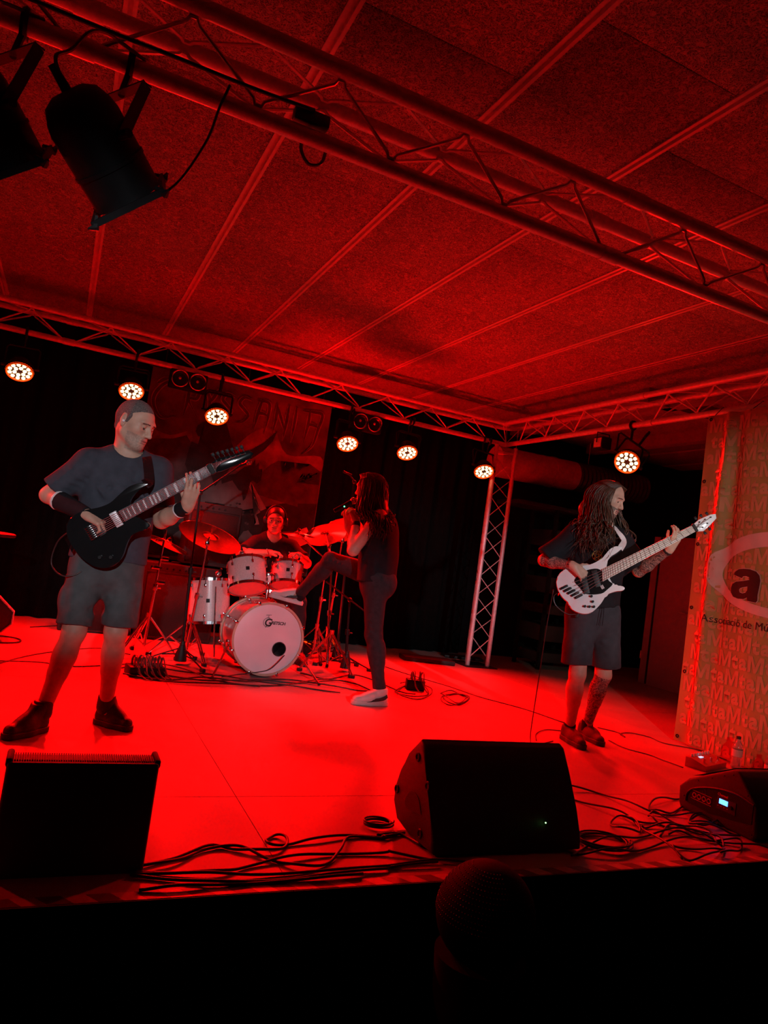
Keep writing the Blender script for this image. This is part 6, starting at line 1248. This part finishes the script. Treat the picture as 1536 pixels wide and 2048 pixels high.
for p, l in zip(CAB['left'], ('thin cable rising to the stage box behind the guitarist\'s legs', 'thin cable lying nearly straight across floor behind the guitarist\'s knees', 'thin cable at the foot of the back curtain, left side')): cable(l, p, 0.004, 'cables behind the guitarist', 0.002)
cable('loose coil of black cable on the floor, right of the singer\'s shoe', CAB['coil2'][0], 0.005, None, 0.02); cable('coil of cable around the small power box', CAB['coil2'][1], 0.005, None, 0.02)
def coil(label, c, R, turns, r=0.005, sq=0.75):
    m = MB(); pts = []
    for k in range(turns * 24): a = 2 * pi * k / 24; q = R * (1 + 0.08 * math.sin(k * 0.37) + 0.05 * math.sin(k * 0.11)); pts.append((c[0] + q * math.cos(a), c[1] + q * sq * math.sin(a), r + 0.001 + 0.006 * (k / 24 % 3)))
    o = m.tube(pts, r, 6).build('cable_coil', MT['cable'], sharp=0); tag(o, label, 'cable'); return o
coil('round cable coil on the floor just right of the centre monitor', (2.33, 2.41), 0.12, 5, 0.0042); coil('cable coil at the left end of the centre monitor', (1.36, 2.66), 0.06, 3, 0.004)
o = MB().tube(crom([(3.04, 3.87, 1.04), (3.07, 3.93, 0.8), (3.10, 3.98, 0.5), (3.09, 3.98, 0.2), (3.05, 3.93, 0.05), (3.02, 3.86, 0.006), (3.1, 3.9, 0.004), (3.3, 4.0, 0.004)], 8), 0.0035, 6).build('cable', MT['cable'], sharp=0); tag(o, 'thin lead hanging from the white bass down to the floor', 'cable')
o = MB().tube(crom([(0.05, 3.84, 1.0), (0.0, 3.9, 0.93), (-0.01, 3.92, 0.82), (0.05, 3.88, 0.77), (0.13, 3.87, 0.8), (0.17, 3.9, 0.9)], 8), 0.0035, 6).build('cable', MT['cable'], sharp=0); tag(o, 'short lead looping from the black guitar to the guitarist\'s pocket', 'cable')
o = MB().tube(crom([(1.79, 5.55, 0.2), (1.735, 5.545, 0.13), (1.67, 5.54, 0.075), (1.56, 5.55, 0.045), (1.45, 5.57, 0.02), (1.3, 5.5, 0.006)], 8), 0.004, 6).build('cable', MT['cable'], sharp=0); tag(o, 'microphone cable coming out of the bass drum port hole', 'cable')

# ------------------------------------------------------------------ boxes on the floor
def stage_box(label, c, s, rot, plugs):
    T = thing('stage_box', label, 'stage box', Matrix.Translation(c) @ Matrix.Rotation(rot, 4, 'Z'))
    MB().box((0, 0, s[2] / 2), s, bev=0.008).build('housing', MT['blackmetal'], T)
    for k in range(plugs):
        x = (-0.5 + (k % (plugs // 2) + 0.5) / (plugs // 2)) * s[0] * 0.9; y = (-0.25 if k < plugs // 2 else 0.2) * s[1]
        MB().tube(crom([(x, y, s[2]), (x, y - 0.005, s[2] + 0.05), (x + random.uniform(-0.02, 0.02), y - 0.04, s[2] + 0.07), (x + 0.02, y - 0.11, s[2] * 0.6), (x + 0.05, y - 0.16, 0.012)], 5), [0.009] * 8 + [0.005] * 13, 6).build('plug', MT['darkwire'], T)
    return T
stage_box('black multicore stage box full of plugs left of the drum kit', (0.72, 5.42, 0.0), (0.26, 0.16, 0.07), 0.15, 10)
stage_box('small black power box with coiled cables right of the singer', (2.98, 5.50, 0.0), (0.16, 0.1, 0.09), -0.3, 4)
for lab, c, s, r in (('flat black case lying by the back curtain, left of the tower', (3.98, 7.15, 0), (0.6, 0.26, 0.05), -0.2), ('flat black board on the floor right behind the tower base', (4.75, 7.65, 0), (0.5, 0.22, 0.03), -0.3)):
    T = thing('flat_case', lab, 'case', Matrix.Translation(c) @ Matrix.Rotation(r, 4, 'Z')); MB().box((0, 0, s[2] / 2), s, bev=0.01).build('body', MT['blackplastic'], T); MB().box((0, -s[1] / 2 - 0.006, s[2] / 2), (0.1, 0.012, 0.015), bev=0.004).build('handle', MT['rubber'], T)
# effects pedal at the foot of the banner
T = thing('effects_pedal', 'small effects pedal with row of knobs in front of the ochre banner', 'pedal', Matrix.Translation((4.20, 3.50, 0)) @ Matrix.Rotation(0.32, 4, 'Z'))
MB().prism([(-0.07, 0), (0.07, 0), (0.07, 0.065), (0.03, 0.065), (-0.07, 0.035)], -0.17, 0.17, frame((0, 0, 0), (0, 1, 0), (1, 0, 0)), 0.005).build('housing', mat('red_metal', (0.35, 0.08, 0.08), 0.35, 0.4), T)
for k in range(7): MB().cyl((-0.13 + 0.043 * k, 0.045, 0.064), (-0.13 + 0.043 * k, 0.045, 0.084), 0.01, 0.008, 12).build('knob', MT['white'], T)
for k in range(3): MB().cyl((-0.11 + 0.11 * k, -0.03, 0.045), (-0.11 + 0.11 * k, -0.03, 0.07), 0.009, n=12).build('footswitch', MT['chrome'], T)
MB().box((-0.05, 0.02, 0.0625), (0.05, 0.02, 0.004)).build('display', mat('pale_display', (0.3, 0.5, 0.7), 0.3, emit=(0.5, 0.7, 1.0), estr=1.2), T)
MT['pet'] = mat('clear_bottle_plastic', (0.8, 0.75, 0.76), 0.12, 0, 0.03, trans=0.75); MT['label'] = mat('bottle_label', (0.65, 0.55, 0.55), 0.5)
def bottle(label, c, s):
    T = thing('water_bottle', label, 'bottle', Matrix.Translation(c) @ Matrix.Scale(s, 4))
    MB().lathe([(0, 0), (0.03, 0.0), (0.034, 0.01), (0.034, 0.06), (0.031, 0.075), (0.034, 0.09), (0.034, 0.14), (0.028, 0.165), (0.013, 0.19), (0.012, 0.205), (0, 0.205)], None, 20, cap=False).build('bottle_body', MT['pet'], T)
    MB().lathe([(0.0345, 0.085), (0.0348, 0.13)], None, 20, cap=False).build('label_wrap', MT['label'], T); MB().lathe([(0, 0.2), (0.015, 0.2), (0.015, 0.217), (0, 0.218)], None, 16, cap=False).build('cap', MT['blackplastic'], T)
bottle('large clear water bottle standing beside the effects pedal', (4.44, 3.46, 0), 1.02); bottle('small dark-capped bottle near right edge before the banner', (4.42, 3.20, 0), 0.85)
# short tape marks on the floor in the right wing
for k in range(3): o = MB().box((5.69, 5.62 - 0.16 * k, 0.0012), (0.02, 0.1, 0.001)).build('tape_mark', MT['tape_w']); tag(o, 'short white tape strip on the dark floor of the right wing', 'tape', 'white tape strips in the right wing')

# ------------------------------------------------------------------ par cans on the front truss (unlit)
def par_can(label, back, front, truss_x):
    b = Vector(back); f = Vector(front); ax = (f - b).normalized(); L = (f - b).length; T = thing('par_can', label, 'stage light', b); R = 0.112
    M = zframe((0, 0, 0), ax, (1, 0, 0))
    MB().lathe([(0, -0.03), (0.05, -0.028), (0.085, -0.01), (0.105, 0.03), (R, 0.06), (R, L * 0.62), (R + 0.004, L * 0.62), (R + 0.004, L * 0.66), (R, L * 0.66), (R, L), (R - 0.006, L), (R - 0.006, L * 0.45), (0, L * 0.44)], M, 32, cap=False).build('barrel', MT['blackmetal'], T)
    q = MB()
    for s in ((1, 0), (-1, 0), (0, 1), (0, -1)):
        if s[0]: q.box((s[0] * 0.118, 0, L + 0.005), (0.012, 0.25, 0.02))
        else: q.box((0, s[1] * 0.118, L + 0.005), (0.25, 0.012, 0.02))
    o = MB().add(q.v, q.f, M).build('gel_frame', MT['blackmetal'], T)
    for a in range(4):
        d = Vector((math.cos(a * pi / 2 + pi / 4), math.sin(a * pi / 2 + pi / 4), 0)) * 0.16; MB().tube([M @ (d * 0.9 + Vector((0, 0, L - 0.01))), M @ (d * 1.08 + Vector((0, 0, L + 0.015))), M @ (d * 1.22 + Vector((0, 0, L + 0.005)))], [0.008, 0.013, 0.004], 6).build('frame_clip', MT['blackmetal'], T)
    side = ax.cross(Vector((0, 0, 1))).normalized(); mid = ax * L * 0.42; top = Vector((truss_x, 2.6, TZ - 0.05)) - b; u = Vector((0, 0, 1))
    for s in (-1, 1):
        p = [mid + side * s * 0.125, mid + side * s * 0.13 + (top - mid) * 0.75]
        n_ = side; m = MB(); strap('yoke_arm', [tuple(x + b) for x in p], 0.036, [tuple(side * s)] * 2, MT['blackmetal'], T, Matrix.Translation(-b), 0.005)
        MB().cyl(mid + side * s * 0.1, mid + side * s * 0.155, 0.014, n=10).build('yoke_knob', MT['blackmetal'], T)
    pt = mid + (top - mid) * 0.75; strap('yoke_bridge', [tuple(b + pt - side * 0.135), tuple(b + pt + side * 0.135)], 0.036, [(0, 0, 1)] * 2, MT['blackmetal'], T, Matrix.Translation(-b), 0.005)
    MB().cyl(pt, top + u * 0.03, 0.012, n=8).build('clamp_bolt', MT['blackmetal'], T); MB().torus(0.042, 0.013, zframe(top + u * 0.05, (1, 0, 0)), 18, 6).build('hook_clamp', MT['blackmetal'], T)
    MB().tube(crom([Vector((0, 0, 0)) - ax * 0.03, -ax * 0.09 + u * 0.03, Vector((-0.03, 0.02, 0.16)), Vector((0.03, 0.1, 0.3)), top + u * 0.09 + Vector((0.05, 0, 0))], 6), 0.006, 6).build('power_lead', MT['cable'], T)
    MB().cyl(-ax * 0.02, -ax * 0.1, 0.016, 0.012, 10).build('cable_gland', MT['rubber'], T); return T
par_can('black par can hanging from the front truss, fully in view', (-0.165, 2.31, 2.295), (0.033, 2.435, 2.115), -0.03); par_can('black par can cut off by the left edge of the view', (-0.475, 2.38, 2.30), (-0.318, 2.50, 2.125), -0.36)
o = MB().tube(crom([(0.02, 2.62, 2.2), (0.16, 2.6, 2.26), (0.25, 2.58, 2.45), (0.28, 2.57, 2.6), (0.3, 2.55, 2.68)], 7), 0.005, 6).build('cable', MT['cable'], sharp=0); tag(o, 'thin cable drooping from the par can up to the truss', 'cable')
o = MB().tube(crom([(-0.6, 2.55, 2.70), (-0.2, 2.53, 2.682), (0.1, 2.535, 2.69), (0.4, 2.53, 2.69), (0.62, 2.56, 2.72)], 7), 0.008, 6).build('cable', MT['cable'], sharp=0); tag(o, 'black power cable strapped along the lower chord of the front truss', 'cable')
q = thing('cable_junction', 'black connector box on the front truss with dangling loop', 'connector', (0.62, 2.6, TZ + 0.045)); MB().box((0, -0.01, 0.02), (0.14, 0.05, 0.05), bev=0.008).build('box', MT['blackplastic'], q); MB().tube(crom([(0.0, 0.03, 0.0), (-0.01, 0.045, -0.07), (0.03, 0.05, -0.12), (0.08, 0.05, -0.1), (0.09, 0.04, -0.04)], 6), 0.007, 6).build('loop', MT['cable'], q)
# two-lamp blinders under the back truss
def blinder(label, c):
    T = thing('twin_blinder', label, 'stage light', c); MB().box((0, 0.06, 0), (0.36, 0.1, 0.19), bev=0.015).build('housing', MT['blackmetal'], T)
    for s in (-1, 1):
        M = frame((s * 0.085, 0.0, 0), (1, 0, 0), (0, -1, -0.25)); MB().lathe([(0.0, -0.045), (0.03, -0.04), (0.06, -0.015), (0.075, 0.01)], M, 24, cap=False).build('reflector', MT['chrome'], T); MB().torus(0.078, 0.007, M @ Matrix.Translation((0, 0, 0.01)), 28, 8).build('lamp_ring', MT['chrome'], T); MB().sphere((0, 0, -0.02), 0.018, 10, (1, 1, 1), M).build('bulb', MT['label'], T)
    MB().cyl((0, 0.06, 0.08), (0, 0.03, TZ - c[2] - 0.02), 0.012, n=8).build('clamp_bolt', MT['blackmetal'], T)
blinder('unlit twin-lamp blinder hanging above the guitarist', (0.91, 7.12, 2.535)); blinder('unlit twin-lamp blinder hanging right of the dragon banner', (2.835, 7.12, 2.52))
T = thing('small_floodlight', 'small black square floodlight under right truss, left of the LED', 'stage light', (4.65, 5.46, 2.50)); MB().box((0, 0, 0), (0.12, 0.13, 0.12), bev=0.01).build('housing', MT['blackmetal'], T); MB().tube([(-0.075, 0, 0), (-0.075, 0, 0.1), (0.075, 0, 0.1), (0.075, 0, 0)], 0.006).build('yoke', MT['blackmetal'], T); MB().box((-0.061, 0, 0), (0.004, 0.1, 0.09)).build('lens', MT['alu'], T)

# ------------------------------------------------------------------ right wing: duct, ceiling beams, door leaf, rack
T = thing('ventilation_duct', 'round spiral metal duct high up behind the tower', 'duct', (4.9, 7.75, 2.53)); m = MB(); pr_ = []
MB().lathe([(0.2, 0.0), (0.2, 0.86), (0.207, 0.86), (0.207, 0.92), (0.2, 0.92), (0.2, 1.25)], zframe((0, 0, 0), (1, 0, 0.02)), 36).build('rigid_section', MT['alu'], T)
MB().lathe([(0.19 + (0.014 if k % 2 else 0), 1.25 + 0.035 * k) for k in range(36)], zframe((0, 0, 0), (1, 0, 0.02)), 36).build('flexible_section', mat('dark_flex_duct', (0.1, 0.09, 0.09), 0.4, 0.6), T)
for k in range(2): MB().cyl((0.3 + 1.2 * k, 0, 0.19), (0.3 + 1.2 * k, 0, 0.53), 0.005, n=6).build('hanger', MT['alu'], T)
for k, (x0, y0, x1, y1) in enumerate(((5.3, 3.0, 5.3, 8.0), (6.6, 3.0, 6.6, 8.0), (4.95, 5.3, 8.5, 5.3))):
    d = Vector((x1 - x0, y1 - y0, 0)); o = MB().box((0, 0, 0), (d.length, 0.12, 0.14), frame(((x0 + x1) / 2, (y0 + y1) / 2, CZ - 0.07), d, (0, 0, 1))).build('trim_ceiling_beam', mat('beam_paint', (0.3, 0.27, 0.28), 0.6)); tag(o, kind='structure')
T = thing('wing_door', 'grey purple door leaf standing in the right wing behind banner', 'door', Matrix.Translation((6.9, 6.53, 0)) @ Matrix.Rotation(0.0, 4, 'Z')); gm = mat('grey_lilac_paint', (0.5, 0.43, 0.55), 0.6, 0, 0.06, 3)
MB().box((0.02, 0, 0.93), (0.045, 0.72, 1.86), bev=0.004).build('leaf', gm, T); MB().box((-0.004, 0.235, 0.93), (0.006, 0.03, 1.85)).build('edge_strip', MT['blackplastic'], T)
for z in (0.3, 1.5): MB().cyl((0.0, 0.365, z), (0.0, 0.365, z + 0.1), 0.012, n=10).build('hinge', MT['alu'], T)
MB().tube([(-0.005, -0.3, 0.95), (-0.05, -0.3, 0.95), (-0.05, -0.2, 0.95)], 0.008).build('door_handle', MT['alu'], T)
T = thing('equipment_rack', 'dark equipment rack in the shade behind the bassist', 'rack', (5.9, 7.5, 0))
for a in (-0.3, 0.3):
    for b in (-0.25, 0.25): MB().box((a, b, 1.0), (0.04, 0.04, 2.0)).build('post', MT['blackmetal'], T)
for k in range(6): MB().box((0, 0, 0.15 + 0.3 * k), (0.6, 0.5, 0.2 if k % 2 else 0.12), bev=0.008).build('rack_unit', MT['texturedcab'], T)
MB().box((-0.25, -0.02, 2.02), (1.3, 0.5, 0.05), bev=0.005).build('top_shelf', MT['texturedcab'], T)
# amplifiers behind the drum kit
def amp(label, c, s, rot=0):
    T = thing('guitar_amplifier', label, 'amplifier', Matrix.Translation(c) @ Matrix.Rotation(rot, 4, 'Z')); MB().box((0, 0, s[2] / 2), s, bev=0.015).build('cabinet', MT['texturedcab'], T); MB().box((0, -s[1] / 2 - 0.002, s[2] * 0.46), (s[0] * 0.9, 0.01, s[2] * 0.8), bev=0.003).build('grille_cloth', MT['grille'], T)
    f = MB().tube([(-s[0] * 0.46, -s[1] / 2 - 0.006, s[2] * 0.04), (s[0] * 0.46, -s[1] / 2 - 0.006, s[2] * 0.04), (s[0] * 0.46, -s[1] / 2 - 0.006, s[2] * 0.88), (-s[0] * 0.46, -s[1] / 2 - 0.006, s[2] * 0.88)], 0.004, 5, True).build('piping', MT['cable'], T)
    for k in range(5): MB().cyl((-s[0] * 0.3 + 0.06 * k, -s[1] / 2, s[2] * 0.93), (-s[0] * 0.3 + 0.06 * k, -s[1] / 2 - 0.015, s[2] * 0.93), 0.01, n=10).build('knob', MT['blackmetal'], T)
    MB().box((0, 0, s[2] + 0.012), (0.2, 0.03, 0.014), bev=0.005).build('carry_handle', MT['rubber'], T); return T
amp('black speaker cabinet standing behind the hi-hat stand', (1.15, 7.3, 0), (0.72, 0.36, 0.74)); amp('black amplifier on top of the speaker cabinet behind the ride cymbal', (1.38, 7.3, 0.76), (0.52, 0.3, 0.62))
amp('low black amplifier by the back curtain, hidden behind the guitarist', (0.42, 7.4, 0), (0.6, 0.34, 0.5))
# music sheet on a thin stand beside the drummer
T = thing('music_stand', 'music stand with a blank sheet to the right of the drummer', 'stand', (2.24, 7.02, 0)); MB().cyl((0, 0, 0.25), (0, 0, 1.12), 0.008, n=8).build('pole', MT['blackmetal'], T); MB().box((0, 0, 0), (0.22, 0.004, 0.16), Matrix.Translation((0, 0, 1.17)) @ Matrix.Rotation(-0.5, 4, 'Y') @ Matrix.Rotation(-0.3, 4, 'X')).build('sheet', MT['label'], T)
for k in range(3): a = 2 * pi * k / 3; MB().tube([(0, 0, 0.3), (0.2 * math.cos(a), 0.2 * math.sin(a), 0.008)], 0.006).build('leg', MT['blackmetal'], T)
# things at the left edge: side table and a road case leaning in the light
T = thing('side_table', 'small dark table whose top edge catches red light, left edge', 'table', (-0.50, 6.0, 0)); MB().lathe([(0, 0.84), (0.21, 0.84), (0.215, 0.85), (0.215, 0.862), (0.2, 0.868), (0, 0.868)], None, 32, cap=False).build('table_top', MT['blackplastic'], T); MB().cyl((0, 0, 0.03), (0, 0, 0.84), 0.02, n=10).build('post', MT['blackmetal'], T); MB().lathe([(0, 0), (0.17, 0), (0.16, 0.02), (0.03, 0.035), (0, 0.035)], None, 24, cap=False).build('base', MT['blackmetal'], T)
T = thing('road_case', 'dark tilted road case with metal edges at the left edge of stage', 'case', Matrix.Translation((-0.56, 6.55, 0.0)) @ Matrix.Rotation(0.2, 4, 'Z')); q = [(-0.3, 0.06), (0.22, 0.06), (0.3, 0.14), (0.3, 0.24), (0.0, 0.52), (-0.3, 0.56)]
MB().prism(q, -0.2, 0.2, frame((0, 0, 0), (1, 0, 0), (0, -1, 0)), 0.015).build('body', MT['boot'], T)
for y in (-0.2, 0.2): MB().tube([(a, y, b) for a, b in q], 0.009, 6, True).build('metal_edge', MT['alu'], T)
for a in (-0.22, 0.2):
    for y in (-0.14, 0.14): MB().cyl((a, y, 0.0), (a, y, 0.06), 0.025, n=12).build('foot', MT['rubber'], T)
MB().tube([(0.02, -0.215, 0.36), (0.13, -0.235, 0.46)], 0.006).build('latch', MT['alu'], T)
o = MB().torus(0.16, 0.006, Matrix.Translation((-0.30, 6.45, 0.008)), 40, 6).build('cable_ring', MT['cable']); tag(o, 'flat ring of black cable on the floor by the road case', 'cable')
# domed black speaker in the dark, standing in front of the stage
T = thing('front_fill_speaker', 'dark rounded speaker with perforated metal dome in front of the stage', 'speaker', (1.36, 1.86, -0.7)); MT['perf'] = mat('black_mesh_metal', (0.002, 0.002, 0.002), 0.7, 0.0, spec=0.05)
MB().lathe([(0, 0), (0.2, 0), (0.2, 0.02), (0.17, 0.04), (0.13, 0.5), (0.14, 0.63), (0, 0.63)], None, 32, cap=False).build('pedestal', MT['stagefront'], T)
DR, DZ = 0.152, 0.752
MB().lathe([(DR * math.cos(a), DZ + DR * math.sin(a)) for a in np.linspace(-1.2, pi / 2, 18)], None, 40, cap=False).build('dome', MT['perf'], T)
m = MB()  # metal dots stand in for glints on the mesh, lit side only
for i in range(1, 14):
    a = i / 16 * pi / 2 - 0.1; n = int(90 * math.cos(a)) + 4
    for k in range(n):
        b = 2 * pi * k / n + 0.1 * i
        if math.cos(b - math.radians(200)) > 0.35: m.sphere(((DR + 0.0003) * math.cos(a) * math.cos(b), (DR + 0.0003) * math.cos(a) * math.sin(b), DZ + (DR + 0.0003) * math.sin(a)), 0.0017, 5)
o = m.build('mesh_glint', MT['darkwire'], T, sharp=0); o['kind'] = 'stuff'

# unseen red uplight added behind the drum kit for the glow on the ceiling
T = thing('added_uplight', 'unseen red LED uplight added behind the drum kit', 'stage light', zframe((2.38, 6.8, 0.14), (0.25, -0.1, 1), (1, 0, 0)))
MB().lathe([(0, -0.1), (0.07, -0.095), (0.1, -0.04), (0.11, 0.02), (0.102, 0.02), (0.1, 0.0), (0, 0.0)], None, 28, cap=False).build('housing', MT['blackmetal'], T)
for k in range(7):
    a = 2 * pi * k / 6; q = 0.0 if k == 6 else 0.055; MB().lathe([(0.018, 0), (0.014, 0.009), (0, 0.011)], Matrix.Translation((q * math.cos(a), q * math.sin(a), 0.001)), 12, cap=False).build('led_lens', MT['ledrim'], T)
for s_ in (-1, 1): MB().tube([(s_ * 0.12, 0, 0), (s_ * 0.125, 0.03, -0.12)], 0.008).build('bracket', MT['blackmetal'], T)
spot('added_uplight_beam', (2.40, 6.79, 0.19), (2.9, 6.5, 3.1), 400, 125, 1.0, RED, 0.16)
